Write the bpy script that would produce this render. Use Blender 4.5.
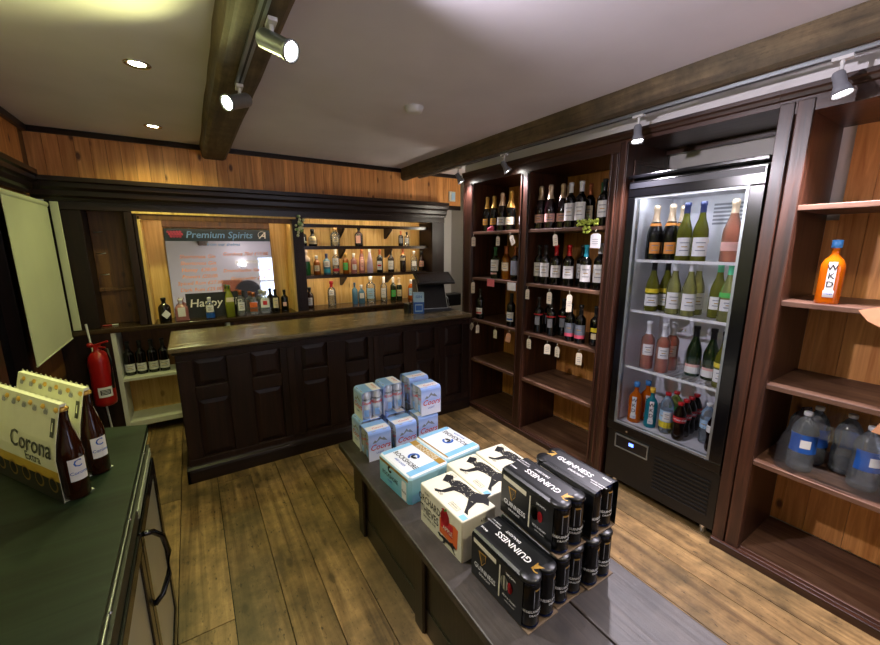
import bpy, math, random
from mathutils import Matrix, Vector, Euler
random.seed(7)
for o in list(bpy.data.objects): bpy.data.objects.remove(o)
scene = bpy.context.scene
col = scene.collection
PI = math.pi

# ------------------------------------------------------------------ camera
cd = bpy.data.cameras.new('camera'); cam = bpy.data.objects.new('camera', cd); col.objects.link(cam)
cd.sensor_fit = 'HORIZONTAL'; cd.sensor_width = 36.0; cd.lens = 36.0*385.0/880.0
cd.clip_start = 0.02
cam.location = (0, 0, 1.6)
cam.rotation_euler = Euler((math.radians(90-11.3815), 0, math.radians(-32.6872)), 'XYZ')
scene.camera = cam
# ------------------------------------------------------------------ view, world
scene.view_settings.view_transform = 'Standard'
scene.view_settings.look = 'None'
scene.view_settings.gamma = 1
scene.view_settings.use_curve_mapping = False
scene.view_settings.exposure = 0.2
w = bpy.data.worlds.new('world'); scene.world = w; w.use_nodes = True
w.node_tree.nodes['Background'].inputs[0].default_value = (0.55, 0.65, 0.9, 1)
w.node_tree.nodes['Background'].inputs[1].default_value = 0.6
COOL = (0.96, 0.88, 1.0); WARM = (1.0, 0.86, 0.62); OLIVE = (0.93, 0.95, 0.36)
P_DOWN, P_TRACK, P_SHELF, P_WINDOW, P_FRIDGE, P_LED = 30, 95, 60, 3.0, 23.0, 34.0

# ------------------------------------------------------------------ materials
MATS = {}
def newmat(name):
    m = bpy.data.materials.new(name); m.use_nodes = True; MATS[name] = m
    nt = m.node_tree; return m, nt, nt.nodes['Principled BSDF']
def rgb(h):
    if isinstance(h, str):
        v = [int(h[i:i+2], 16)/255 for i in (0, 2, 4)]
        return tuple([(x/12.92 if x <= .04045 else ((x+.055)/1.055)**2.4) for x in v])+(1,)
    return tuple(h)+(1,) if len(h) == 3 else h
def nd(nt, t, **kw):
    n = nt.nodes.new(t)
    for k, v in kw.items():
        if k in n.inputs: n.inputs[k].default_value = v
        else: setattr(n, k, v)
    return n
def plain(name, c, rough=.5, metal=0., var=.06, nscale=30., bump=0., coat=0., spec=.5):
    m, nt, p = newmat(name); c = rgb(c)
    tc = nd(nt, 'ShaderNodeTexCoord'); n = nd(nt, 'ShaderNodeTexNoise', Scale=nscale, Detail=4.)
    nt.links.new(tc.outputs['Object'], n.inputs['Vector'])
    r = nd(nt, 'ShaderNodeValToRGB')
    r.color_ramp.elements[0].position = .3; r.color_ramp.elements[1].position = .7
    r.color_ramp.elements[0].color = tuple(x*(1-var) for x in c[:3])+(1,)
    r.color_ramp.elements[1].color = tuple(min(1, x*(1+var)) for x in c[:3])+(1,)
    nt.links.new(n.outputs['Fac'], r.inputs[0]); nt.links.new(r.outputs[0], p.inputs['Base Color'])
    p.inputs['Roughness'].default_value = rough; p.inputs['Metallic'].default_value = metal
    p.inputs['Specular IOR Level'].default_value = spec
    p.inputs['Coat Weight'].default_value = coat
    if bump:
        b = nd(nt, 'ShaderNodeBump', Strength=bump, Distance=.01); nt.links.new(n.outputs['Fac'], b.inputs['Height'])
        nt.links.new(b.outputs[0], p.inputs['Normal'])
    return m
def wood(name, c1, c2, axis='z', scale=9., rough=.35, tint=.35, knots=0., bump=.25, stain=0., coat=0., kc='3a1c08', blotch=None, spec=.5, specks=0.):
    """grain runs along `axis`; the face attribute tint varies each board"""
    m, nt, p = newmat(name); c1, c2 = rgb(c1), rgb(c2); L = nt.links.new
    tc = nd(nt, 'ShaderNodeTexCoord'); mp = nd(nt, 'ShaderNodeMapping')
    at = nd(nt, 'ShaderNodeAttribute', attribute_name='tint')
    s = [scale*2.2]*3; s['xyz'.index(axis)] = scale*.12
    mp.inputs['Scale'].default_value = s
    off = nd(nt, 'ShaderNodeVectorMath', operation='SCALE'); off.inputs[0].default_value = (3.1, 7.7, 5.3)
    mul = nd(nt, 'ShaderNodeMath', operation='MULTIPLY'); mul.inputs[1].default_value = 13.7
    L(at.outputs['Fac'], mul.inputs[0]); L(mul.outputs[0], off.inputs['Scale'])
    add = nd(nt, 'ShaderNodeVectorMath', operation='ADD'); L(tc.outputs['Object'], add.inputs[0]); L(off.outputs[0], add.inputs[1])
    L(add.outputs[0], mp.inputs['Vector'])
    n = nd(nt, 'ShaderNodeTexNoise', Scale=1.6, Detail=7., Roughness=.62, Distortion=.9); L(mp.outputs[0], n.inputs['Vector'])
    r = nd(nt, 'ShaderNodeValToRGB'); r.color_ramp.elements[0].position = .33; r.color_ramp.elements[1].position = .68
    r.color_ramp.elements[0].color = c1; r.color_ramp.elements[1].color = c2
    L(n.outputs['Fac'], r.inputs[0]); out = r.outputs[0]
    def mixc(fac, a, b, bt='MIX'):
        x = nd(nt, 'ShaderNodeMix', data_type='RGBA', blend_type=bt)
        if isinstance(fac, float): x.inputs[0].default_value = fac
        else: L(fac, x.inputs[0])
        L(a, x.inputs[6])
        if hasattr(b, 'is_output'): L(b, x.inputs[7])
        else: x.inputs[7].default_value = b
        return x.outputs[2]
    # board tint
    mr = nd(nt, 'ShaderNodeMapRange'); mr.inputs[3].default_value = 1-tint; mr.inputs[4].default_value = 1+tint*.6
    L(at.outputs['Fac'], mr.inputs[0])
    cm = nd(nt, 'ShaderNodeCombineColor'); [L(mr.outputs[0], cm.inputs[i]) for i in range(3)]
    out = mixc(1.0, out, cm.outputs[0], 'MULTIPLY')
    if stain:
        n2 = nd(nt, 'ShaderNodeTexNoise', Scale=2.6, Detail=5., Roughness=.6); L(add.outputs[0], n2.inputs['Vector'])
        r2 = nd(nt, 'ShaderNodeValToRGB'); r2.color_ramp.elements[0].position = .45; r2.color_ramp.elements[1].position = .62
        L(n2.outputs['Fac'], r2.inputs[0])
        f = nd(nt, 'ShaderNodeMath', operation='MULTIPLY'); f.inputs[1].default_value = stain; L(r2.outputs[0], f.inputs[0])
        out = mixc(f.outputs[0], out, rgb(blotch or '2a2410'))
    if specks:
        ms = nd(nt, 'ShaderNodeMapping'); sc = [60.]*3; sc['xyz'.index(axis)] = 22.; ms.inputs['Scale'].default_value = sc
        L(add.outputs[0], ms.inputs['Vector'])
        n4 = nd(nt, 'ShaderNodeTexNoise', Scale=1., Detail=3., Roughness=.7); L(ms.outputs[0], n4.inputs['Vector'])
        r4 = nd(nt, 'ShaderNodeValToRGB'); r4.color_ramp.elements[0].position = .60; r4.color_ramp.elements[1].position = .72
        r4.color_ramp.elements[0].color = (0, 0, 0, 1); r4.color_ramp.elements[1].color = (specks,)*3+(1,)
        L(n4.outputs['Fac'], r4.inputs[0]); out = mixc(r4.outputs[0], out, rgb('1c130a'))
        n5 = nd(nt, 'ShaderNodeTexNoise', Scale=9., Detail=6., Roughness=.7); L(add.outputs[0], n5.inputs['Vector'])
        r5 = nd(nt, 'ShaderNodeValToRGB'); r5.color_ramp.elements[0].position = .3; r5.color_ramp.elements[1].position = .7
        r5.color_ramp.elements[0].color = (.55, .55, .55, 1); r5.color_ramp.elements[1].color = (1.25, 1.25, 1.25, 1)
        L(n5.outputs['Fac'], r5.inputs[0]); out = mixc(1.0, out, r5.outputs[0], 'MULTIPLY')
    if knots:
        mk = nd(nt, 'ShaderNodeMapping'); ks = [8.5]*3; ks['xyz'.index(axis)] = 4.2; mk.inputs['Scale'].default_value = ks
        L(add.outputs[0], mk.inputs['Vector'])
        v = nd(nt, 'ShaderNodeTexVoronoi', Scale=1.0, feature='F1'); L(mk.outputs[0], v.inputs['Vector'])
        r3 = nd(nt, 'ShaderNodeValToRGB'); r3.color_ramp.elements[0].position = .08; r3.color_ramp.elements[1].position = .17
        r3.color_ramp.elements[0].color = (knots,)*3+(1,); r3.color_ramp.elements[1].color = (0, 0, 0, 1)
        L(v.outputs['Distance'], r3.inputs[0]); out = mixc(r3.outputs[0], out, rgb(kc))
    L(out, p.inputs['Base Color'])
    p.inputs['Roughness'].default_value = rough; p.inputs['Specular IOR Level'].default_value = spec; p.inputs['Coat Weight'].default_value = coat; p.inputs['Coat Roughness'].default_value = .2
    b = nd(nt, 'ShaderNodeBump', Strength=bump, Distance=.004); L(n.outputs['Fac'], b.inputs['Height']); L(b.outputs[0], p.inputs['Normal'])
    return m
def tglass(name, c, body=.35, rough=.03, fr=1.45):
    """thin tinted glass or liquid: see-through tint + some body colour + fresnel gloss"""
    m, nt, p = newmat(name); nt.nodes.remove(p); L = nt.links.new; c = rgb(c)
    out = nt.nodes['Material Output']
    t = nd(nt, 'ShaderNodeBsdfTransparent'); t.inputs[0].default_value = c
    d = nd(nt, 'ShaderNodeBsdfDiffuse'); d.inputs[0].default_value = c
    tr = nd(nt, 'ShaderNodeBsdfTranslucent'); tr.inputs[0].default_value = c
    m0 = nd(nt, 'ShaderNodeMixShader'); m0.inputs[0].default_value = .4; L(d.outputs[0], m0.inputs[1]); L(tr.outputs[0], m0.inputs[2])
    m1 = nd(nt, 'ShaderNodeMixShader'); m1.inputs[0].default_value = body; L(t.outputs[0], m1.inputs[1]); L(m0.outputs[0], m1.inputs[2])
    g = nd(nt, 'ShaderNodeBsdfGlossy'); g.inputs['Roughness'].default_value = rough; g.inputs[0].default_value = (1, 1, 1, 1)
    lw = nd(nt, 'ShaderNodeFresnel'); lw.inputs[0].default_value = fr
    m2 = nd(nt, 'ShaderNodeMixShader'); L(lw.outputs[0], m2.inputs[0]); L(m1.outputs[0], m2.inputs[1]); L(g.outputs[0], m2.inputs[2])
    L(m2.outputs[0], out.inputs[0]); return m
def emis(name, c, s):
    m, nt, p = newmat(name); p.inputs['Base Color'].default_value = (.8, .8, .8, 1)
    p.inputs['Emission Color'].default_value = rgb(c); p.inputs['Emission Strength'].default_value = s
    tc = nd(nt, 'ShaderNodeTexCoord'); n = nd(nt, 'ShaderNodeTexNoise', Scale=3.); nt.links.new(tc.outputs['Object'], n.inputs['Vector'])
    return m
def grad(name, stops, axis=2, z0=0., z1=.16, rough=.4):
    """printed colour bands along a local axis"""
    m, nt, p = newmat(name); L = nt.links.new
    tc = nd(nt, 'ShaderNodeTexCoord'); sx = nd(nt, 'ShaderNodeSeparateXYZ'); L(tc.outputs['Object'], sx.inputs[0])
    mr = nd(nt, 'ShaderNodeMapRange'); mr.inputs[1].default_value = z0; mr.inputs[2].default_value = z1
    L(sx.outputs[axis], mr.inputs[0]); r = nd(nt, 'ShaderNodeValToRGB'); L(mr.outputs[0], r.inputs[0])
    els = r.color_ramp.elements
    els[0].position = stops[0][0]; els[0].color = rgb(stops[0][1]); els[1].position = stops[-1][0]; els[1].color = rgb(stops[-1][1])
    for q, c in stops[1:-1]:
        e = els.new(q); e.color = rgb(c)
    L(r.outputs[0], p.inputs['Base Color']); p.inputs['Roughness'].default_value = rough
    return m

plain('ceiling_plaster', (.72, .69, .74), .9, var=.05, nscale=2.5, bump=.02)
plain('white_wall', (.66, .63, .60), .9, var=.03, nscale=4.)
plain('bulkhead_white', (.8, .77, .78), .9, var=.03, nscale=4.); plain('cream_wall', (.55, .52, .40), .9, var=.05, nscale=3.)
wood('floorboard', '6a5030', 'b08e5c', 'y', 5., .45, .22, .5, .5, stain=.7, blotch='4a3e26', kc='150c05', specks=.8)
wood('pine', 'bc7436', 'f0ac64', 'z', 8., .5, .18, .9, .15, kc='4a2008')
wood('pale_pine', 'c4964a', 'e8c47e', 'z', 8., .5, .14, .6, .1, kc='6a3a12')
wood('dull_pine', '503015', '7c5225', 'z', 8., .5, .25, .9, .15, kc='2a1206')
wood('beam_oak', '4a3d2a', '7d6b4e', 'y', 6., .75, .2, .0, .8, stain=.6, blotch='4b4636', specks=.4)
wood('black_oak', '150b08', '2a1812', 'z', 8., .42, .3, .0, .2, spec=.3)
wood('black_oak_rail', '140c09', '281812', 'x', 8., .3, .3, .0, .15, spec=.4)
wood('bar_top_wood', '382c1e', '8a7858', 'x', 5., .27, .2, .0, .3, stain=.4, blotch='6e6450', specks=.6)
wood('mahogany', '20110b', '4a2a1c', 'z', 8., .36, .3, .0, .25, coat=.1)
wood('mahogany_rail', '20110b', '4c2c1d', 'y', 8., .36, .3, .0, .25, coat=.1)
wood('shelf_board', '4a2f22', '80604c', 'y', 7., .45, .3, .0, .3, stain=.4, blotch='3c211a')
wood('table_wood', '1e1813', '3d332c', 'y', 6., .46, .25, .0, .5, stain=.5, blotch='4e4843', specks=.5)
wood('table_leg_wood', '120c09', '281c14', 'z', 6., .35, .25, .0, .3)
wood('back_counter_wood', '24180f', '4c3826', 'x', 5., .2, .2, .0, .3)
wood('green_laminate', '060b07', '1b281d', 'x', 4., .45, .0, .0, .03, spec=.22)
plain('black_plastic', '08080a', .4, var=.1)
plain('black_gloss', '060608', .2, var=.1)
plain('door_band', '17181d', .4); plain('lamp_grey', '80828a', .5); plain('door_panel', (.5, .48, .38), .3, .6, var=.1, nscale=3.); plain('dark_glass', '08090b', .04, var=.1, spec=.9)
plain('brushed_steel', (.55, .56, .58), .3, .9, var=.05)
plain('grey_metal', (.33, .36, .38), .35, .8, var=.05)
plain('white_metal', (.7, .7, .7), .4, 0., var=.03)
plain('liner', (.62, .62, .66), .35, 0., var=.02)
plain('chrome', (.8, .8, .82), .12, 1., var=.02)
plain('white_paint', (.62, .62, .55), .45, var=.04)
plain('blind_fabric', (.50, .52, .36), .85, var=.05, nscale=3.)
plain('red_paint', 'a01412', .3, var=.05)
plain('red_print', 'c0202a', .5); plain('white_print', 'e8e8ea', .5, var=.02); plain('black_print', '0c0c0e', .5)
plain('cream_print', 'd9d3bb', .5, var=.03); plain('gold_print', 'b08a3c', .4, .3); plain('blue_print', '1f58b0', .45)
plain('grey_print', '7d7f88', .5); plain('orange_print', 'd5642a', .5); plain('green_print', '3f8a3a', .5); plain('pink_print', 'd05068', .5)
plain('tan_card', '6a5844', .8); plain('paper', 'd8ccb4', .8); plain('pink_paper', 'd9707c', .8); plain('white_paper', 'dcdad8', .8); plain('kraft_paper', 'c08a66', .85)
plain('string', 'c8c0a8', .9)
plain('guinness_card', '0b0d10', .36, var=.2); plain('can_black', '07080c', .22, .3); plain('can_rim', '2a3a6a', .25, .8)
plain('can_silver', (.66, .70, .80), .25, .55, var=.1, nscale=12)
plain('cream_card', 'd8d4bd', .5, var=.02); plain('yellow_print', 'b8962c', .5); plain('corona_card', (.66, .66, .52), .6, var=.03)
grad('coors_card', [(0, 'e4e6f4'), (.35, 'd4d8f0'), (.55, '9cb0e4'), (.75, 'b4c4ee'), (1, '84a4e4')])
grad('rock_card', [(0, '62b2d0'), (.5, '8cc8de'), (.93, 'a4d2e4'), (.98, 'dfe4ea')], z1=.134)
plain('rock_blue', '7fb8dc', .4, var=.1, nscale=8); plain('coors_blue', '7ea6da', .35, var=.12, nscale=9); plain('coors_white', 'd8d6dc', .35)
plain('foil_gold', 'c8a050', .3, .8); plain('foil_cream', 'd8bfa0', .3, .5); plain('foil_copper', 'c07048', .3, .7); plain('foil_black', '101014', .3)
plain('foil_red', 'b01018', .3); plain('foil_teal', '2aa0b8', .3); plain('foil_white', 'd8d8dc', .35); plain('foil_navy', '28305a', .35); plain('foil_green', '1c5a34', .35)
plain('foil_mint', '58c89a', .35); plain('cap_blue', '3f86cc', .4); plain('cap_yellow', 'e0b030', .4); plain('cork', 'b48a5a', .7)
plain('label_white', 'dedcda', .6, var=.03); plain('label_cream', 'd8c8a4', .6, var=.04); plain('label_gold', 'c8963c', .5); plain('label_rose', 'dcaaa0', .6)
plain('label_grey', '68707e', .6); plain('label_orange', 'd88a38', .5); plain('label_yellow', 'e0c828', .5); plain('label_green', '48b450', .5); plain('label_paleblue', '9fc0dc', .5)
plain('dark_bottle', '070706', .07, var=.2, spec=.7); plain('brown_bottle', '1e0a04', .07, var=.2, spec=.7); plain('wine_red', '16060a', .08, spec=.7)
plain('green_bottle', '10240c', .08, var=.2, spec=.7); plain('ceramic', 'c8b8a8', .4); plain('grape', 'a8b848', .3); plain('leaf', '88a868', .6); plain('petal', 'd8d8b8', .6)
tglass('clear_glass', (.93, .95, .96), .10); tglass('blue_glass', '7fb8dc', .4); tglass('rose_liquid', 'f0b098', .32); tglass('amber_liquid', 'd08020', .4)
tglass('orange_liquid', 'f07a10', .75); tglass('white_wine', 'dcdc98', .28); tglass('olive_glass', '9a9c3a', .4); tglass('green_glass', '1f9038', .65)
tglass('teal_liquid', '28a8c0', .65); tglass('pink_liquid', 'f0b0b0', .4); tglass('lime_liquid', 'b8c040', .7); tglass('lilac_glass', 'd8ccec', .8)
tglass('cola', '1a0804', .9); tglass('water_plastic', 'd4dce4', .2, .1); tglass('shrink_film', (.95, .96, .98), .05, .12); tglass('door_glass', (.95, .96, .98), .0, .0, 1.25)
tglass('amber_brown', '3a1606', .85)
emis('bulb', (1, .97, .9), 40.); emis('bulb_green', (.93, 1., .72), 40.); emis('led_white', (.88, .92, 1.), P_FRIDGE); emis('blue_led', (.02, .12, 1.), 4.)
emis('window_sky', (.6, .7, 1.), P_WINDOW); emis('added_warm_strip', (1., .8, .5), P_LED)
m, nt, p = newmat('mirror_glass'); p.inputs['Base Color'].default_value = (.78, .8, .82, 1); p.inputs['Metallic'].default_value = 1; p.inputs['Roughness'].default_value = .03
plain('mirror_band', '0e2320', .3, var=.4, nscale=9); plain('chalk_board', '0d0f10', .6); plain('chalk', 'e4e0da', .8); plain('chalk_orange', 'f0a070', .8); plain('chalk_blue', '6f9cc4', .8)
plain('terracotta', '9a5a38', .8); plain('screen_black', '101218', .15)

# ------------------------------------------------------------------ mesh builder
I4 = Matrix.Identity(4)
def T(x, y, z): return Matrix.Translation((x, y, z))
def Rz(a): return Matrix.Rotation(a, 4, 'Z')
def Rx(a): return Matrix.Rotation(a, 4, 'X')
def Ry(a): return Matrix.Rotation(a, 4, 'Y')
def frame(o, r, u):
    r = Vector(r).normalized(); u = Vector(u).normalized(); n = r.cross(u)
    return Matrix(((r.x, u.x, n.x, o[0]), (r.y, u.y, n.y, o[1]), (r.z, u.z, n.z, o[2]), (0, 0, 0, 1)))
TXT = {}
def text_geo(s, shear=0., space=1.):
    k = (s, shear, space)
    if k not in TXT:
        c = bpy.data.curves.new('t', 'FONT'); c.body = s; c.size = 1; c.shear = shear; c.space_character = space; c.resolution_u = 2; c.offset = .012
        c.align_x = 'CENTER'; c.align_y = 'CENTER'
        o = bpy.data.objects.new('t', c); col.objects.link(o); bpy.context.view_layer.update()
        me = bpy.data.meshes.new_from_object(o.evaluated_get(bpy.context.evaluated_depsgraph_get()))
        TXT[k] = ([tuple(v.co) for v in me.vertices], [tuple(p.vertices) for p in me.polygons])
        bpy.data.objects.remove(o); bpy.data.curves.remove(c); bpy.data.meshes.remove(me)
    return TXT[k]
class MB:
    def __init__(s): s.v, s.f, s.m, s.s, s.t, s.mats = [], [], [], [], [], []
    def mi(s, m):
        if m not in s.mats: s.mats.append(m)
        return s.mats.index(m)
    def add(s, vs, fs, mat, smooth=False, tint=.5, M=I4):
        n = len(s.v); k = s.mi(mat)
        s.v += [M @ Vector(v) for v in vs]
        for f in fs: s.f.append(tuple(i+n for i in f)); s.m.append(k); s.s.append(smooth); s.t.append(tint)
        return s
    def box(s, x0, x1, y0, y1, z0, z1, mat, tint=.5, M=I4):
        v = [(x, y, z) for z in (z0, z1) for y in (y0, y1) for x in (x0, x1)]
        return s.add(v, [(0, 2, 3, 1), (4, 5, 7, 6), (0, 1, 5, 4), (2, 6, 7, 3), (0, 4, 6, 2), (1, 3, 7, 5)], mat, False, tint, M)
    def cbox(s, x0, x1, y0, y1, z0, z1, c, mat, tint=.5, M=I4):
        """box with chamfered top edge and vertical corners"""
        def ring(i, z): return [(x0+i+c, y0+i, z), (x1-i-c, y0+i, z), (x1-i, y0+i+c, z), (x1-i, y1-i-c, z), (x1-i-c, y1-i, z), (x0+i+c, y1-i, z), (x0+i, y1-i-c, z), (x0+i, y0+i+c, z)]
        v = ring(0, z0)+ring(0, z1-c)+ring(c*.3, z1-c*.3)+ring(c, z1); f = [tuple(range(7, -1, -1)), tuple(range(24, 32))]
        for k in range(3):
            for i in range(8): f.append((k*8+i, k*8+(i+1) % 8, k*8+8+(i+1) % 8, k*8+8+i))
        return s.add(v, f, mat, False, tint, M)
    def lathe(s, prof, mat, M=I4, seg=20, a0=0., a1=2*PI, power=2., sx=1., sy=1., smooth=True, caps=True):
        full = abs(a1-a0-2*PI) < 1e-6; n = seg if full else seg+1; vs = []; fs = []
        for r, z in prof:
            for i in range(n):
                a = a0+(a1-a0)*i/seg; c, q = math.cos(a), math.sin(a)
                k = 1. if power == 2. else (abs(c)**power+abs(q)**power)**(-1./power)
                vs.append((r*c*k*sx, r*q*k*sy, z))
        for j in range(len(prof)-1):
            for i in range(seg):
                i2 = (i+1) % n if full else i+1
                fs.append((j*n+i, j*n+i2, (j+1)*n+i2, (j+1)*n+i))
        s.add(vs, fs, mat, smooth, .5, M)
        if full and caps:
            if prof[0][0] > 1e-5: s.add(vs[:n], [tuple(range(n-1, -1, -1))], mat, False, .5, M)
            if prof[-1][0] > 1e-5: s.add(vs[-n:], [tuple(range(n))], mat, False, .5, M)
        return s
    def cyl(s, p0, p1, r0, mat, r1=None, seg=12):
        p0, p1 = Vector(p0), Vector(p1); d = p1-p0; q = d.to_track_quat('Z', 'Y').to_matrix().to_4x4()
        return s.lathe([(r0, 0), (r0 if r1 is None else r1, d.length)], mat, Matrix.Translation(p0) @ q, seg)
    def tube(s, pts, r, mat, seg=6, closed=False):
        pts = [Vector(p) for p in pts]; n = len(pts); vs = []; fs = []
        for i, p in enumerate(pts):
            d = (pts[(i+1) % n]-pts[i-1]) if closed else (pts[min(i+1, n-1)]-pts[max(i-1, 0)])
            q = d.to_track_quat('Z', 'Y').to_matrix()
            for k in range(seg):
                a = 2*PI*k/seg; vs.append(tuple(p+q @ Vector((r*math.cos(a), r*math.sin(a), 0))))
        for i in range(n if closed else n-1):
            j = (i+1) % n
            for k in range(seg): fs.append((i*seg+k, i*seg+(k+1) % seg, j*seg+(k+1) % seg, j*seg+k))
        if not closed: fs += [tuple(range(seg-1, -1, -1)), tuple(range((n-1)*seg, n*seg))]
        return s.add(vs, fs, mat, True)
    def prism(s, poly, h0, h1, mat, M=I4, tint=.5, smooth=False):
        """poly in local xy, extruded along local z"""
        n = len(poly); vs = [(x, y, h0) for x, y in poly]+[(x, y, h1) for x, y in poly]
        fs = [tuple(range(n-1, -1, -1)), tuple(range(n, 2*n))]
        s.add(vs, fs, mat, False, tint, M)
        return s.add(vs, [(i, (i+1) % n, n+(i+1) % n, n+i) for i in range(n)], mat, smooth, tint, M)
    def poly(s, pts, mat, M=I4, h=0.): return s.add([(x, y, h) for x, y in pts], [tuple(range(len(pts)))], mat, False, .5, M)
    def text(s, st, size, mat, M=I4, shear=0., space=1., sx=1., bend=None, dy=0.):
        vs, fs = text_geo(st, shear, space)
        vs = [(x*size*sx, y*size+dy, z) for x, y, z in vs]
        if bend: vs = [(bend*math.sin(x/bend), -bend*math.cos(x/bend), y) for x, y, z in vs]   # wraps round local z, facing -y
        return s.add(vs, fs, mat, False, .5, M)
    def sphere(s, c, r, mat, seg=10, sz=1.):
        return s.lathe([(max(1e-6, r*math.cos(a)), r*sz*math.sin(a)) for a in [(-PI/2+PI*i/(seg//2+1)) for i in range(seg//2+2)]], mat, Matrix.Translation(c), seg, caps=False)
    def build(s, name, parent=None, origin=None, bevel=0., shared=False):
        me = bpy.data.meshes.new(name)
        o = Vector(origin) if origin is not None else (Vector(parent['_o']) if parent is not None and '_o' in parent else Vector((0, 0, 0)))
        me.from_pydata([tuple(v-o) for v in s.v], [], s.f)
        for mm in s.mats: me.materials.append(MATS[mm])
        me.polygons.foreach_set('material_index', s.m); me.polygons.foreach_set('use_smooth', s.s)
        a = me.attributes.new('tint', 'FLOAT', 'FACE'); a.data.foreach_set('value', s.t)
        me.update()
        if shared: return me
        ob = bpy.data.objects.new(name, me); col.objects.link(ob)
        if parent is not None: ob.parent = parent
        elif origin is not None: ob.location = origin
        if bevel:
            b = ob.modifiers.new('bevel', 'BEVEL'); b.width = bevel; b.segments = 2; b.limit_method = 'ANGLE'; b.angle_limit = math.radians(40); b.harden_normals = False
        return ob
def struct(o): o['kind'] = 'structure'; return o
def tag(o, label, cat, group=None):
    o['label'] = label; o['category'] = cat
    if group: o['group'] = group
    return o
def thing(name, label, cat, loc=(0, 0, 0), rz=0., group=None, world=True):
    o = bpy.data.objects.new(name, None); col.objects.link(o); o.location = loc; o.rotation_euler = (0, 0, rz); o.empty_display_size = .05
    if world: o['_o'] = list(loc)                       # parts are drawn in world metres
    return tag(o, label, cat, group)
def inst(name, me, parent, loc=(0, 0, 0), rz=0.):
    o = bpy.data.objects.new(name, me); col.objects.link(o); o.parent = parent; o.location = loc; o.rotation_euler = (0, 0, rz); return o
def ring(x0, x1, z0, z1, w): return [(x0, x1, z0, z0+w), (x0, x1, z1-w, z1), (x0, x0+w, z0+w, z1-w), (x1-w, x1, z0+w, z1-w)]

# ------------------------------------------------------------------ the room
CE = 2.43
f = MB(); xs = [-1.0, -.86, -.66, -.44, -.21, .0, .2, .375, .555, .75, .965, 1.18, 1.30, 1.47, 1.69, 1.93, 2.07, 2.26, 2.5, 2.75, 3.0]
for i in range(len(xs)-1):
    ys = [-1.65]; y = -1.65+random.uniform(.5, 2.)
    while y < 4.3: ys.append(y); y += random.uniform(2.4, 4.0)
    ys.append(4.4)
    for j in range(len(ys)-1):
        f.box(xs[i]+.002, xs[i+1]-.002, ys[j]+.002, ys[j+1]-.002, -.03, 0, 'floorboard', random.random())
f.box(-1, 3, -1.65, 4.4, -.06, -.03, 'black_print')
struct(f.build('floor'))
struct(MB().box(-1, 3, -1.65, 4.4, CE, CE+.08, 'ceiling_plaster').build('ceiling'))
struct(MB().box(-1, 3, 4.32, 4.4, 0, CE, 'white_wall').build('wall_back'))
b = MB(); b.box(2.72, 3.0, -1.65, 3.12, 0, CE, 'white_wall'); b.box(2.95, 3.0, 3.12, 4.32, 0, CE, 'white_wall'); struct(b.build('wall_right'))
b = MB(); b.box(-1.0, -.9, -1.65, 4.32, 0, .62, 'mahogany'); b.box(-1.0, -.9, 3.95, 4.32, .62, CE, 'dull_pine'); b.box(-1.0, -.9, 2.95, 3.95, 1.95, CE, 'pine')
b.box(-1.0, -.9, -1.65, 2.3, .62, CE, 'cream_wall'); b.box(-1.0, -.9, 2.3, 2.95, 2.0, CE, 'pine'); b.box(-1.0, -.9, 3.3, 3.95, .62, 1.95, 'dull_pine'); b.box(-1., -.9, 2.85, 2.95, .62, 2.0, 'mahogany')
b.box(-1.0, -.9, 2.3, 2.42, .62, 2.0, 'mahogany')
struct(b.build('wall_left'))
# front wall, behind the camera: window, arched recess board
b = MB(); b.box(-1, 1.30, -1.73, -1.65, 0, CE, 'white_wall'); b.box(2.3, 3, -1.73, -1.65, 0, CE, 'white_wall'); b.box(1.30, 2.3, -1.73, -1.65, 0, .9, 'white_wall'); b.box(1.30, 2.3, -1.73, -1.65, 2.1, CE, 'white_wall')
struct(b.build('wall_front'))
b = MB()
for x0, x1, z0, z1 in ring(1.30, 2.3, .9, 2.1, .06): b.box(x0, x1, -1.71, -1.64, z0, z1, 'white_paint')
b.box(1.77, 1.83, -1.70, -1.66, .96, 2.04, 'white_paint'); b.box(1.36, 2.24, -1.70, -1.66, 1.47, 1.52, 'white_paint')
b.box(1.36, 2.24, -1.73, -1.715, .96, 2.04, 'window_sky')
struct(b.build('window_1', bevel=.004))
b = MB()
for y0, y1, z0, z1 in ring(2.42, 3.3, .62, 1.95, .05): b.box(-.98, -.89, y0, y1, z0, z1, 'black_oak')
b.box(-.97, -.955, 2.47, 3.25, .67, 1.9, 'dark_glass')
struct(b.build('window_2', bevel=.004))
# pine frieze and dark trims
b = MB(); x = -.9; k = 0
while x < 2.88:
    wd = .085+.02*random.random(); x1 = min(x+wd, 2.9); b.box(x+.001, x1-.001, 4.05, 4.065, 2.06, 2.39, 'pine', random.random()); x = x1
b.box(-.9, 2.9, 4.065, 4.08, 2.06, CE, 'dull_pine')
struct(b.build('trim_1'))
struct(MB().box(-.9, 2.9, 4.03, 4.08, 2.39, CE, 'black_oak_rail').build('trim_2', bevel=.004))
struct(MB().box(-.9, -.87, 2.3, 4.03, 2.385, CE, 'black_oak_rail').build('trim_3', bevel=.004))
def cornice_profile(): return [(0, 0), (.03, 0), (.035, .02), (.055, .035), (.06, .07), (.085, .09), (.09, .12), (.11, .13), (.11, .16), (0, .16)]
b = MB(); b.prism([(-x, z) for x, z in cornice_profile()][::-1], -.9, 2.62, 'black_oak_rail', frame((0, 3.99, 1.92), (0, 1, 0), (0, 0, 1)))
b.box(-.9, 2.62, 3.985, 4.05, 1.86, 1.93, 'black_oak_rail'); b.box(-.9, 2.62, 3.985, 4.32, 2.05, 2.08, 'black_oak_rail')
b.box(-.9, 2.9, 4.045, 4.07, 2.02, 2.07, 'black_oak_rail')
struct(b.build('trim_4'))
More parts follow.
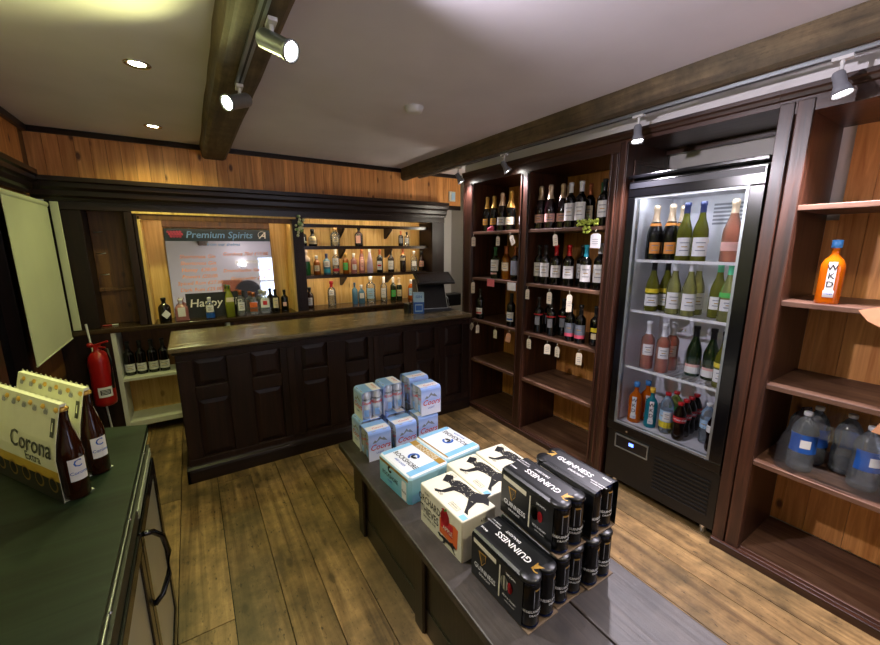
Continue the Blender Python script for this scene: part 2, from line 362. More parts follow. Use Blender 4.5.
b = MB(); b.prism([(x*.7, z) for x, z in cornice_profile()], -3.87, -2.3, 'black_oak_rail', frame((-.9, 0, 1.95), (1, 0, 0), (0, 0, 1)) )
struct(b.build('trim_5'))
# ceiling beams
def beam(name, x0, x1, z0, y0=-1.65, y1=4.045, lab=''):
    b = MB(); n = 26; rnd = random.Random(x0); vs = []; fs = []
    for i in range(n+1):
        y = y0+(y1-y0)*i/n; j = lambda: rnd.uniform(-.006, .006)
        vs += [(x0+j(), y, CE), (x0+.012+j()*.5, y, z0+.012), (x0+.03, y, z0+j()*.4), (x1-.03, y, z0+j()*.4), (x1-.01+j()*.5, y, z0+.012), (x1+j(), y, CE)]
    for i in range(n):
        for k in range(5): fs.append((i*6+k, i*6+k+1, i*6+7+k, i*6+6+k))
    fs += [tuple(range(5, -1, -1)), tuple(range(n*6, n*6+6))]
    b.add(vs, fs, 'beam_oak'); return tag(b.build(name), lab, 'beam')
beam('ceiling_beam', .17, .37, 2.325, lab='weathered oak ceiling beam over the bar carrying a grey lighting track')
beam('ceiling_beam', 2.07, 2.165, 2.31, lab='weathered oak ceiling beam running in front of the wine bookcase')
# conduit and narrow white board by the extinguisher
tag(MB().cyl((-.68, 3.93, .0), (-.73, 3.93, 1.0), .007, 'white_paint', seg=8).build('conduit_pipe'), 'thin white vertical pipe beside the red fire extinguisher', 'pipe')
tag(MB().box(-.812, -.765, 3.955, 3.97, .95, 1.91, 'blind_fabric').build('narrow_board', bevel=.004), 'narrow white upright board beside the cream roller blind', 'board')

# ------------------------------------------------------------------ bottles
CACHE = {}
def prof(kind, R, H):
    if kind == 'bordeaux': P = [(.80, 0), (.98, .01), (1, .03), (1, .60), (.93, .66), (.6, .71), (.40, .75), (.37, .80), (.36, .93), (.42, .935), (.42, 1.)]
    elif kind == 'burgundy': P = [(.80, 0), (.98, .01), (1, .03), (1, .46), (.93, .54), (.70, .64), (.48, .72), (.38, .80), (.36, .93), (.42, .94), (.42, 1.)]
    elif kind == 'champagne': P = [(.80, 0), (.98, .01), (1, .03), (1, .44), (.94, .53), (.75, .62), (.5, .72), (.38, .80), (.36, .90), (.42, .92), (.40, .97), (.30, 1.)]
    elif kind == 'spirit': P = [(.85, 0), (.98, .012), (1, .03), (1, .62), (.92, .68), (.6, .73), (.36, .77), (.34, .88), (.40, .885), (.40, 1.)]
    elif kind == 'flask': P = [(.85, 0), (.98, .015), (1, .04), (1, .55), (.95, .63), (.75, .70), (.40, .76), (.32, .80), (.32, .88), (.42, .885), (.42, 1.)]
    elif kind == 'tall': P = [(.88, 0), (1, .015), (1, .45), (.92, .60), (.70, .72), (.48, .80), (.42, .9), (.48, .905), (.48, 1.)]
    elif kind == 'cone': P = [(.9, 0), (1, .02), (.95, .25), (.75, .5), (.5, .72), (.38, .8), (.38, .9), (.42, .9), (.42, 1.)]
    elif kind == 'pet': P = [(.62, 0), (.88, .02), (.97, .05), (1, .09), (.95, .14), (1, .2), (1, .42), (.96, .45), (.96, .62), (1, .66), (.95, .74), (.7, .84), (.38, .90), (.34, .93), (.42, .935), (.42, 1.)]
    elif kind == 'bigpet': P = [(.62, 0), (.88, .02), (.97, .05), (1, .09), (.95, .14), (1, .2), (1, .40), (.96, .43), (.96, .60), (1, .64), (.97, .70), (.8, .79), (.5, .87), (.28, .92), (.26, .94), (.32, .945), (.32, 1.)]
    elif kind == 'coke': P = [(.6, 0), (.85, .02), (.95, .06), (1, .12), (.93, .24), (.84, .34), (.92, .42), (1, .50), (1, .64), (.9, .74), (.6, .85), (.42, .9), (.38, .93), (.48, .935), (.48, 1.)]
    elif kind == 'beer': P = [(.85, 0), (1, .02), (1, .50), (.9, .58), (.62, .70), (.45, .80), (.40, .93), (.45, .95), (.45, 1.)]
    elif kind == 'bulb': P = [(.8, 0), (.97, .03), (1, .1), (1, .35), (.9, .5), (.62, .60), (.38, .68), (.34, .85), (.42, .86), (.42, 1.)]
    return [(r*R, z*H) for r, z in P]
# style: kind, R, H, body, cap material, cap start, power, sx, sy, labels [(z0,z1,half angle,mat[,offset angle])], extra
ST = {
 'prosecco': ('champagne', .043, .31, 'dark_bottle', 'foil_gold', .66, 2, 1, 1, [(.06, .115, .6, 'label_gold')]),
 'champagne': ('champagne', .043, .32, 'dark_bottle', 'foil_cream', .66, 2, 1, 1, [(.05, .115, .9, 'label_white')]),
 'champ_gold': ('champagne', .044, .325, 'dark_bottle', 'foil_gold', .58, 2, 1, 1, [(.05, .11, .9, 'label_cream')]),
 'sparkling_rose': ('champagne', .043, .32, 'wine_red', 'foil_cream', .68, 2, 1, 1, [(.05, .11, 1.0, 'label_rose')]),
 'red_white': ('bordeaux', .038, .30, 'dark_bottle', 'foil_black', .76, 2, 1, 1, [(.06, .165, 1.1, 'label_white')]),
 'red_bigwhite': ('bordeaux', .039, .31, 'dark_bottle', 'foil_white', .78, 2, 1, 1, [(.05, .17, 1.1, 'label_white')]),
 'red_redcap': ('bordeaux', .038, .30, 'dark_bottle', 'foil_red', .74, 2, 1, 1, [(.06, .15, 1.1, 'label_white')]),
 'red_teal': ('bordeaux', .038, .30, 'dark_bottle', 'foil_teal', .74, 2, 1, 1, [(.05, .165, 1.1, 'label_white')]),
 'red_copper': ('bordeaux', .037, .30, 'dark_bottle', 'foil_copper', .74, 2, 1, 1, [(.06, .15, .8, 'label_cream')]),
 'red_green': ('bordeaux', .037, .30, 'dark_bottle', 'foil_green', .72, 2, 1, 1, [(.06, .15, .8, 'label_cream')]),
 'red_small': ('bordeaux', .038, .29, 'dark_bottle', 'foil_black', .76, 2, 1, 1, [(.05, .11, 1.0, 'label_white'), (.055, .07, .8, 'red_print')]),
 'red_bluemark': ('bordeaux', .038, .29, 'dark_bottle', 'foil_black', .76, 2, 1, 1, [(.05, .13, 1.0, 'label_white'), (.06, .075, .8, 'blue_print')]),
 'red_band': ('bordeaux', .038, .29, 'dark_bottle', 'foil_black', .76, 2, 1, 1, [(.15, .16, 1.3, 'red_print'), (.07, .14, .5, 'grey_print')]),
 'red_greypink': ('bordeaux', .038, .28, 'dark_bottle', 'foil_black', .76, 2, 1, 1, [(.04, .065, 1.2, 'pink_print'), (.065, .14, 1.2, 'label_grey')]),
 'red_yellow': ('bordeaux', .038, .28, 'dark_bottle', 'foil_black', .76, 2, 1, 1, [(.10, .13, .8, 'label_yellow'), (.05, .09, .6, 'label_cream')]),
 'dark_pattern': ('bordeaux', .037, .29, 'dark_bottle', 'foil_copper', .74, 2, 1, 1, [(.05, .17, 1.1, 'grey_print')]),
 'rose_wine': ('bordeaux', .038, .29, 'rose_liquid', 'foil_white', .74, 2, 1, 1, [(.08, .15, .9, 'label_white')]),
 'amber_wine': ('bordeaux', .037, .29, 'amber_liquid', 'foil_copper', .78, 2, 1, 1, [(.08, .15, .9, 'label_cream')]),
 'big_white': ('bordeaux', .04, .28, 'green_bottle', 'foil_green', .74, 2, 1, 1, [(.07, .17, 1.3, 'label_white'), (.04, .055, .9, 'label_rose')]),
 'fz_prosecco': ('champagne', .043, .32, 'dark_bottle', 'foil_cream', .70, 2, 1, 1, [(.04, .105, .7, 'label_orange'), (.20, .215, PI, 'label_orange')]),
 'fz_white': ('burgundy', .039, .32, 'olive_glass', 'foil_navy', .82, 2, 1, 1, [(.03, .13, 1.1, 'label_white'), (.10, .12, .5, 'label_yellow', 1.6)]),
 'fz_rose': ('champagne', .043, .32, 'rose_liquid', 'foil_cream', .78, 2, 1, 1, [(.06, .105, 1.2, 'label_rose')]),
 'fz_yellow': ('burgundy', .038, .31, 'olive_glass', 'foil_black', .80, 2, 1, 1, [(.035, .105, 1.2, 'label_white'), (.115, .14, PI, 'label_yellow')]),
 'fz_clear': ('burgundy', .038, .31, 'white_wine', 'foil_white', .82, 2, 1, 1, [(.035, .13, 1.1, 'label_white')]),
 'fz_green': ('burgundy', .038, .31, 'white_wine', 'foil_mint', .80, 2, 1, 1, [(.06, .12, 1.2, 'label_white'), (.13, .155, PI, 'label_green')]),
 'fz_greenlow': ('burgundy', .038, .31, 'olive_glass', 'foil_mint', .82, 2, 1, 1, [(.05, .12, 1.2, 'label_white')]),
 'fz_blush': ('bordeaux', .038, .30, 'rose_liquid', 'foil_white', .74, 2, 1, 1, [(.09, .16, .8, 'label_white')]),
 'fz_chard': ('burgundy', .040, .30, 'green_bottle', 'foil_black', .80, 2, 1, 1, [(.02, .06, 1.2, 'label_white'), (.06, .075, 1.1, 'label_rose'), (.05, .10, .25, 'label_yellow', 1.4)]),
 'alcopop_orange': ('flask', .040, .27, 'orange_liquid', 'cap_blue', .88, 2, 1, 1, []),
 'alcopop_blue': ('flask', .036, .26, 'teal_liquid', 'cap_yellow', .88, 2, 1, 1, []),
 'fruit_water': ('pet', .037, .26, 'water_plastic', 'foil_red', .93, 2, 1, 1, [(.04, .08, PI, 'label_yellow'), (.08, .15, PI, 'label_paleblue'), (.085, .145, .6, 'label_white')]),
 'lemon_bottle': ('pet', .037, .25, 'white_wine', 'foil_red', .93, 2, 1, 1, [(.10, .16, PI, 'label_green')]),
 'cola': ('coke', .034, .235, 'cola', 'foil_red', .93, 2, 1, 1, []),
 'blue_label_water': ('pet', .036, .25, 'water_plastic', 'foil_white', .93, 2, 1, 1, [(.10, .15, PI, 'label_paleblue')]),
 'diet_cola': ('coke', .035, .235, 'cola', 'foil_black', .93, 2, 1, 1, [(.12, .16, PI, 'label_white')]),
 'water': ('bigpet', .050, .29, 'water_plastic', 'foil_white', .94, 2, 1, 1, [(.10, .19, 1.2, 'blue_print')]),
 # back bar
 'diamond': ('flask', .045, .21, 'dark_bottle', 'foil_black', .76, 2, 1, 1, [(.04, .10, .75, 'label_white')]),
 'pink_square': ('flask', .05, .19, 'pink_liquid', 'foil_white', .80, 5, 1, .8, [(.04, .12, .5, 'label_white')]),
 'blue_base': ('spirit', .036, .19, 'clear_glass', 'foil_white', .80, 2, 1, 1, [(0.005, .05, PI, 'blue_print'), (.06, .12, .9, 'label_white')]),
 'lime': ('tall', .036, .29, 'lime_liquid', 'foil_green', .88, 4, 1, 1, [(.14, .18, .9, 'label_cream')]),
 'clear_round': ('spirit', .038, .24, 'clear_glass', 'foil_copper', .82, 2, 1, 1, [(.05, .13, .8, 'label_white')]),
 'copper_box': ('flask', .042, .21, 'clear_glass', 'foil_copper', .80, 4, 1, .8, [(.07, .12, .7, 'orange_print'), (.03, .06, .7, 'foil_copper')]),
 'ring_label': ('flask', .05, .22, 'clear_glass', 'foil_white', .80, 4, 1, .7, [(.06, .15, .7, 'label_white'), (.085, .125, .35, 'red_print')]),
 'dark_pale': ('bordeaux', .035, .23, 'dark_bottle', 'foil_black', .76, 2, 1, 1, [(.05, .15, .7, 'label_cream')]),
 'dark_dot': ('spirit', .034, .22, 'dark_bottle', 'foil_black', .76, 2, 1, 1, [(.06, .10, .5, 'label_rose')]),
 'black_white': ('spirit', .042, .17, 'dark_bottle', 'foil_black', .76, 2, 1, 1, [(.03, .09, .7, 'label_white')]),
 'black_round': ('bulb', .045, .17, 'dark_bottle', 'foil_black', .80, 2, 1, 1, [(.02, .10, 1.0, 'label_cream')]),
 'clear_bulb': ('flask', .05, .19, 'clear_glass', 'cork', .86, 2, 1, 1, [(.04, .09, .6, 'label_cream')]),
 'port': ('flask', .044, .20, 'wine_red', 'foil_black', .80, 4, 1, 1, [(.03, .11, .55, 'label_rose')]),
 'small_dark': ('spirit', .030, .17, 'dark_bottle', 'foil_copper', .76, 2, 1, 1, [(.03, .09, .7, 'grey_print')]),
 'small_clear': ('spirit', .030, .16, 'clear_glass', 'foil_black', .80, 2, 1, 1, [(.03, .09, .7, 'label_white')]),
 'green_pale': ('spirit', .040, .26, 'green_glass', 'ceramic', .55, 2, 1, 1, []),
 'amber': ('flask', .035, .20, 'amber_liquid', 'foil_white', .82, 2, 1, 1, [(.04, .10, .8, 'label_cream')]),
 'teal': ('spirit', .037, .22, 'blue_glass', 'foil_navy', .80, 2, 1, 1, [(.08, .14, .8, 'label_white'), (.02, .06, 1.2, 'foil_teal')]),
 'clear_red': ('bordeaux', .037, .27, 'clear_glass', 'foil_white', .78, 2, 1, 1, [(.10, .17, .9, 'label_white'), (.03, .06, .9, 'red_print')]),
 'amber_green': ('spirit', .033, .22, 'amber_liquid', 'foil_gold', .80, 2, 1, 1, [(.04, .12, .9, 'label_green')]),
 'pink_pale': ('spirit', .033, .22, 'pink_liquid', 'foil_white', .80, 2, 1, 1, [(.04, .10, .7, 'label_white')]),
 'peach_tall': ('tall', .032, .27, 'pink_liquid', 'foil_copper', .80, 2, 1, 1, [(.03, .18, .6, 'label_rose')]),
 'lilac': ('cone', .036, .28, 'lilac_glass', 'foil_white', .84, 2, 1, 1, []),
 'dark_white': ('bordeaux', .036, .26, 'dark_bottle', 'foil_copper', .78, 2, 1, 1, [(.03, .13, .8, 'label_white'), (.07, .09, .6, 'red_print')]),
 'cream_liqueur': ('bordeaux', .037, .25, 'brown_bottle', 'foil_black', .78, 2, 1, 1, [(.03, .13, 1.0, 'label_white')]),
 'dark_red': ('bordeaux', .036, .27, 'brown_bottle', 'foil_copper', .72, 2, 1, 1, [(.13, .16, .9, 'label_cream')]),
 'clear_square': ('flask', .038, .24, 'clear_glass', 'foil_white', .84, 4, 1, .8, [(.06, .12, .6, 'label_white')]),
 'rose_label': ('bulb', .04, .24, 'brown_bottle', 'foil_black', .80, 2, 1, 1, [(.05, .12, .9, 'label_rose')]),
 'sherry': ('flask', .042, .215, 'amber_brown', 'foil_black', .80, 2, 1, 1, [(.03, .11, .8, 'label_white')]),
 'clear_redcap': ('flask', .045, .27, 'clear_glass', 'foil_red', .76, 2, 1, 1, [(.12, .18, .6, 'label_white')]),
 'blue_slim': ('spirit', .030, .24, 'blue_glass', 'foil_navy', .80, 4, 1, 1, []),
 'blue_block': ('flask', .036, .21, 'blue_glass', 'foil_white', .82, 4, 1, .8, [(.06, .12, .6, 'label_white')]),
 'clear_big': ('spirit', .054, .31, 'clear_glass', 'foil_white', .84, 2, 1, 1, [(.05, .17, .8, 'label_paleblue')]),
 'clear_white': ('bordeaux', .038, .29, 'clear_glass', 'foil_white', .76, 2, 1, 1, [(.05, .16, .8, 'label_white')]),
 'green_white': ('bordeaux', .035, .28, 'green_bottle', 'foil_white', .78, 2, 1, 1, [(.05, .13, .8, 'label_green')]),
 'green_cream': ('bordeaux', .035, .27, 'green_bottle', 'foil_cream', .70, 2, 1, 1, [(.05, .13, .8, 'label_cream')]),
 'orange_spirit': ('flask', .036, .24, 'orange_liquid', 'foil_white', .80, 2, 1, 1, [(.05, .14, .9, 'label_paleblue')]),
 'white_label_green': ('bordeaux', .037, .29, 'dark_bottle', 'foil_black', .78, 2, 1, 1, [(.03, .10, 1.2, 'label_white')]),
}
LIQ = {'clear_glass', 'water_plastic', 'blue_glass'}
def meshes(style):
    if style in CACHE: return CACHE[style]
    kind, R, H, body, cap, ck, pw, sx, sy, labs = ST[style]
    P = prof(kind, R, H); zc = ck*H; out = []
    def rat(z):
        for (r0, z0), (r1, z1) in zip(P, P[1:]):
            if z0 <= z <= z1: return r0+(r1-r0)*(z-z0)/max(1e-6, z1-z0)
        return P[-1][0]
    B = MB(); B.lathe(P, body, seg=24, power=pw, sx=sx, sy=sy)
    out.append(('bottle_body', B))
    if cap:
        Cc = MB(); pts = [(rat(zc)+.0008, zc)]+[(r+.0008, z) for r, z in P if z > zc+.001]+[(P[-1][0]*.8, P[-1][1]+.0015)]
        Cc.lathe(pts, cap, seg=18, power=pw if style == 'green_pale' else 2., sx=1, sy=1)
        if style == 'green_pale': Cc.sphere((0, 0, H*.93), .02, cap, 8)
        out.append(('bottle_cap', Cc))
    if labs:
        Lb = MB()
        for i, l in enumerate(labs):
            z0, z1, ha, m = l[:4]; off = l[4] if len(l) > 4 else 0.; a = -PI/2+off; g = .0008+.0006*i
            n = 5; pts = [(rat(z0+(z1-z0)*q/n)+g, z0+(z1-z0)*q/n) for q in range(n+1)]
            Lb.lathe(pts, m, seg=14, a0=a-ha, a1=a+ha, power=pw, sx=sx, sy=sy)
            if m.startswith('label') and z1-z0 > .045 and pw == 2:       # small printed lines
                for q in (.72, .5, .3):
                    zz = z0+(z1-z0)*q; rr = rat(zz)+g+.0005; hh = ha*(.55 if q != .5 else .35)
                    if hh < 1.2: Lb.lathe([(rr, zz-.0025), (rr, zz+.0025)], 'grey_print' if q != .5 else 'gold_print', seg=8, a0=a-hh, a1=a+hh)
        if style == 'diamond':
            Lb = MB(); Lb.poly([(0, .03), (.035, .07), (0, .11), (-.035, .07)], 'label_white', frame((0, -.046, 0), (1, 0, 0), (0, 0, 1)))
        out.append(('bottle_label', Lb))
    if style.startswith('alcopop'):
        Lb = MB(); Lb.lathe([(R+.001, .045), (R+.001, .18)], 'label_white', seg=6, a0=-PI/2-.33, a1=-PI/2+.33)
        Lb.lathe([(R+.001, .03), (R+.0016, .031), (R+.0016, .058), (R+.001, .06)], 'label_white', seg=10, a0=-PI/2-.42, a1=-PI/2+.42)
        for c, zz in (('W', .155), ('K', .12), ('D', .085)): Lb.text(c, .034, 'black_print', T(0, 0, zz), bend=R+.002)
        Lb.text('blue' if 'blue' in style else 'orange', .010, 'blue_print', T(0, 0, .046), bend=R+.003)
        out.append(('bottle_label', Lb))
    if style == 'cola':
        Lb = MB(); Lb.lathe([(R+.001, .118), (R+.0012, .152)], 'red_print', seg=24)
        for a in (-1.2, 0, 1.2, 2.4): Lb.text('Coca-Cola', .017, 'white_print', Rz(a) @ T(0, 0, .135), shear=.3, bend=R+.002)
        out.append(('bottle_label', Lb))
    if style == 'blue_label_water' or style == 'diet_cola':
        out[-1][1].text('Coke' if style == 'diet_cola' else '7UP', .02, 'red_print' if style == 'diet_cola' else 'blue_print', T(0, 0, .14 if style == 'diet_cola' else .125), bend=R+.003)
    if style == 'water': out[-1][1].lathe([(R+.001, .125), (R+.001, .165)], 'white_print', I4, 10, a0=-PI/2-.25, a1=-PI/2+.5)
    if body in LIQ and kind not in ('pet', 'bigpet'):
        Lq = MB(); lv = .55*H; pts = [(r*.9, z+.004) for r, z in P if z < lv]+[(rat(lv)*.9, lv)]
        Lq.lathe(pts, 'clear_glass', seg=20, power=pw, sx=sx, sy=sy); out.append(('drink', Lq))
    CACHE[style] = [(n, b.build(n, shared=True, origin=(0, 0, 0))) for n, b in out]
    return CACHE[style]
def bottle(style, x, y, z, rz, label, group, name='wine_bottle', cat='bottle'):
    o = thing(name, label, cat, (x, y, z), rz, group, world=False)
    for n, me in meshes(style): inst(n, me, o)
    return o
ORD = ['leftmost', 'second from left', 'third from left', 'fourth from left', 'fifth from left', 'sixth from left', 'seventh from left', 'eighth from left', 'ninth from left', 'tenth from left', 'eleventh from left', 'twelfth from left', 'thirteenth from left']
def row(items, z, where, group, name, face, place):
    """items: (style, description, x, y)"""
    for i, (st, ds, x, y) in enumerate(items):
        pos = ORD[i] if i < len(items)-1 else 'rightmost'
        jit = random.uniform(-.22, .22)
        bottle(st, x, y, z, face(x, y)+jit, '%s, %s %s' % (ds, pos, where), group, name)

# ------------------------------------------------------------------ bar counter
bar = thing('bar_counter', 'long dark panelled bar counter with a worn brown wooden top', 'bar', (1.04, 3.2, 0))
X0, X1, YF = -.15, 2.212, 2.93
b = MB(); b.box(X0, X1, YF+.012, 3.44, .0, .91, 'black_oak')
def rail(x0, x1, z0, z1): b.box(x0, x1, YF-.012, YF+.02, z0, z1, 'black_oak', random.random())
rail(X0, X1, .10, .16); rail(X0, X1, .86, .92)
px_ = [-.06, .285, .63, .97, 1.30, 1.62, 1.93]; pw_ = .195
edges = [X0]+sum([[p, p+pw_] for p in px_], [])+[X1]
for i in range(0, len(edges), 2): rail(edges[i], edges[i+1], .16, .86)
for p in px_: rail(p, p+pw_, .575, .67)
for i in range(6):
    b.box(edges[2*i+2]+.03 if False else edges[2*i+1+1]+.045, edges[2*i+3]-.045, YF-.022, YF-.012, .16, .86, 'black_oak', .8) if i % 2 else None
b.build('panelled_front', bar, bevel=.004)
for p in px_:
    for z0, z1 in ((.16, .575), (.67, .86)):
        q = MB(); y = YF-.001; M0 = I4
        i_ = [(p+.004, z0+.004), (p+pw_-.004, z0+.004), (p+pw_-.004, z1-.004), (p+.004, z1-.004)]
        d = .035; j_ = [(p+d, z0+d), (p+pw_-d, z0+d), (p+pw_-d, z1-d), (p+d, z1-d)]
        vs = [(x, y+.012, z) for x, z in i_]+[(x, y+.003, z) for x, z in j_]
        q.add(vs, [(0, 1, 5, 4), (1, 2, 6, 5), (2, 3, 7, 6), (3, 0, 4, 7), (4, 5, 6, 7)], 'black_oak', False, random.random()); q.build('raised_panel', bar)
b = MB(); b.box(X0-.02, X1, YF-.035, YF+.012, 0, .085, 'black_oak_rail'); b.prism([(0, .085), (-.035, .085), (-.03, .1), (-.015, .108), (-.012, .12), (0, .12)], X0-.015, X1, 'black_oak_rail', frame((0, YF, 0), (0, 1, 0), (0, 0, 1)))
b.box(X0-.02, X0, YF-.035, 3.44, 0, .1, 'black_oak_rail'); b.build('plinth', bar, bevel=.003)
b = MB(); b.box(X0-.03, X1, YF-.05, 3.49, .925, .96, 'bar_top_wood', .3); b.box(X0-.015, X1, YF-.03, 3.46, .905, .925, 'black_oak_rail')
b.build('counter_top', bar, bevel=.008)

# ------------------------------------------------------------------ back bar
bb = thing('back_bar', 'tall pine and dark wood back bar unit with mirror niche and bottle shelves', 'back bar', (1.0, 4.1, 0))
b = MB(); b.box(-.9, 2.62, 3.95, 4.30, .905, .945, 'back_counter_wood'); b.build('back_counter', bb, bevel=.006)
b = MB(); x = -.9
while x < 2.62:
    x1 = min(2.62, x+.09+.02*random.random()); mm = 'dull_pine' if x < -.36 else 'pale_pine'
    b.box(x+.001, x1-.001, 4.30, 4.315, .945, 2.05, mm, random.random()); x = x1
b.build('boarded_back', bb)
b = MB()
for x0, x1 in ((-.9, -.655), (-.405, -.35), (.90, .97), (2.45, 2.62)): MB().box(x0, x1, 3.99, 4.30, .945, 1.86, 'black_oak', random.random()).build('upright', bb, bevel=.004)
b.box(-.655, -.405, 4.2, 4.22, .945, 1.93, 'dull_pine', .2); b.box(-.655, -.405, 4.18, 4.2, 1.22, 1.25, 'dull_pine', .1)
b.build('hook_panel', bb, bevel=.005)
b = MB()   # pale moulding over the niche, pine reveals
b.box(-.35, .90, 3.98, 4.0, 1.845, 1.862, 'pale_pine'); b.box(-.345, -.325, 3.985, 4.30, .945, 1.845, 'black_oak'); b.box(.865, .90, 3.985, 4.30, .945, 1.845, 'black_oak')
b.box(-.325, -.305, 3.99, 4.30, .945, 1.83, 'pale_pine', .3); b.box(.845, .865, 3.99, 4.30, .945, 1.83, 'pale_pine', .3)
b.box(-.325, .865, 4.0, 4.30, 1.83, 1.845, 'dull_pine', .6); b.box(-.325, .865, 3.99, 4.0, 1.80, 1.845, 'dull_pine', .6); b.box(-.305, -.175, 4.24, 4.29, .945, 1.815, 'pale_pine', .4); b.box(.70, .845, 4.24, 4.29, .945, 1.815, 'pale_pine', .5)
b.box(-.175, .70, 4.25, 4.29, 1.755, 1.815, 'dull_pine', .5)
b.build('mirror_niche', bb, bevel=.002)
for z in (1.29, 1.59, 1.81):
    MB().box(.97, 2.45, 4.086, 4.30, z-.018, z, 'back_counter_wood', .5).box(.97, 2.45, 4.08, 4.086, z-.034, z, 'back_counter_wood', .5).build('shelf', bb)
for z in (1.29, 1.59, 1.81):
    for x in (1.42, 1.98): MB().prism([(4.30, z-.022), (4.12, z-.022), (4.13, z-.05), (4.2, z-.09), (4.27, z-.13), (4.30, z-.14)], x-.013, x+.013, 'black_oak', frame((0, 0, 0), (0, 1, 0), (0, 0, 1))).build('bracket', bb)
b = MB()
b.box(-.62, 2.62, 4.25, 4.30, 0.1, .905, 'dull_pine', .4)
b.box(.25, 2.62, 4.02, 4.25, .0, .905, 'dull_pine', .6)
b.box(-.9, -.60, 3.96, 4.30, 0, .905, 'black_oak'); b.box(.22, .25, 3.97, 4.25, 0, .905, 'white_paint')
b.build('base_panels', bb)
b = MB(); b.box(-.60, -.57, 3.96, 4.25, .08, .905, 'white_paint'); b.box(-.57, .22, 3.965, 4.25, .485, .51, 'white_paint'); b.box(-.57, .22, 3.965, 4.25, .08, .125, 'white_paint'); b.box(-.57, .22, 4.235, 4.25, .51, .905, 'dull_pine', .3)
b.box(-.57, .22, 4.235, 4.25, .125, .485, 'pale_pine', .3)
b.build('white_shelf_compartment', bb, bevel=.002)
for zz in (1.915, 1.79, 1.57, 1.27): MB().box(1.0, 2.42, 4.092, 4.102, zz-.004, zz+.001, 'added_warm_strip').build('added_strip_light', bb)  # added LED strips behind the lips, brightening the bottle shelves
MB().box(-.29, .83, 4.006, 4.014, 1.824, 1.829, 'added_warm_strip').build('added_strip_light', bb)  # added strip hidden in the niche head to brighten it
MB().box(1.0, 2.42, 4.075, 4.085, 1.86, 1.93, 'black_oak').build('valance', bb)
for zz in (1.36, 1.53, 1.70, 1.87):
    MB().tube([(-.63, 4.19, zz), (-.60, 4.15, zz), (-.57, 4.15, zz+.005)], .004, 'brushed_steel').build('coat_hook', bb)
# mirror
mr = thing('bar_mirror', 'large leaning bar mirror with handwritten chalk drink prices', 'mirror', (.26, 4.2, .945))
MM = T(.2625, 4.175, .946) @ Rx(-math.radians(3.6))
b = MB(); b.box(-.43, .43, 0, .008, 0, .80, 'mirror_glass', M=MM); b.build('mirror_plate', mr)
b = MB(); b.box(-.43, .43, -.002, 0, .69, .80, 'mirror_band', M=MM); b.build('header_band', mr)
b = MB()
def mt(s, x, z, size, mat, sh=.2): MB().text(s, size, mat, MM @ frame((x, -.003, z), (1, 0, 0), (0, 0, 1)), shear=sh).build('handwritten_line', mr)
mt('Premium Spirits', .0, .745, .085, 'chalk_blue'); mt('from our shelves', .02, .66, .04, 'chalk_blue')
for i, (s, m) in enumerate([('Shortcross Gin', 'chalk_orange'), ('Shortcross Gin', 'chalk_orange'), ('Honey  £38.00', 'chalk_orange'), ('Powers £20.00', 'chalk_orange'), ('Spiced Rum £27.00', 'chalk_orange'), ('Dark Rum £25.00', 'chalk_orange')]): mt(s, -.20, .55-i*.06, .046, m)
for i, (s, m) in enumerate([('Gordons 70cl £13.00', 'chalk_orange'), ('1ltr  £16.00', 'chalk'), ('Drumshanbo Gunpow', 'chalk_orange'), ('Gunpowder £28', 'chalk_orange')]): mt(s, .20, .57-i*.078, .046, m)
b.lathe([(.032, 0), (.036, 0)], 'chalk', MM @ frame((.36, -.003, .75), (1, 0, 0), (0, 0, 1)), 10, a0=.5, a1=4.)
mt('A', .36, .745, .09, 'chalk', .5)
b.build('chalk_ring', mr); b = MB()
for i in range(14): b.lathe([(1e-5, 0), (.012, 0)], 'pink_print', MM @ frame((-.40+.022*(i % 5)+.01*(i//5), -.003, .77-.02*(i//5)), (1, 0, 0), (0, 0, 1)), 8)
b.build('chalk_drawing', mr)
cb = thing('chalkboard', 'small black chalkboard leaning low against the bar mirror', 'chalkboard', (.17, 4.12, .945))
CM = T(.17, 4.115, .946) @ Rx(-math.radians(6))
b = MB(); b.box(-.24, .24, 0, .012, 0, .22, 'chalk_board', M=CM); b.build('board', cb)
b = MB(); b.text('Happy Gin', .1, 'chalk', CM @ frame((0, -.001, .13), (1, 0, 0), (0, 0, 1)), shear=.15); b.build('chalk_lettering', cb)
# ---- reflected in the mirror, behind the camera
b = MB()
b.box(.55, .98, -1.645, -1.61, .0, 1.55, 'terracotta'); tag(b.build('painted_board', bevel=.01), 'terracotta painted board against the white wall, seen in the bar mirror', 'board')
b = MB(); pts = [(-.28, 0), (.28, 0), (.28, .9)]+[(.28*math.cos(a), .9+.28*math.sin(a)) for a in [PI*i/12 for i in range(1, 12)]]+[(-.28, .9)]
b.prism(pts, 0, .03, 'chalk_board', frame((1.25-.18, -1.615, .35), (-1, 0, 0), (0, 0, 1)) @ I4); 
o = b.build('arched_board'); o.location = (-.0, 0, 0); tag(o, 'black arched board on the far white wall, seen only in the bar mirror', 'board')

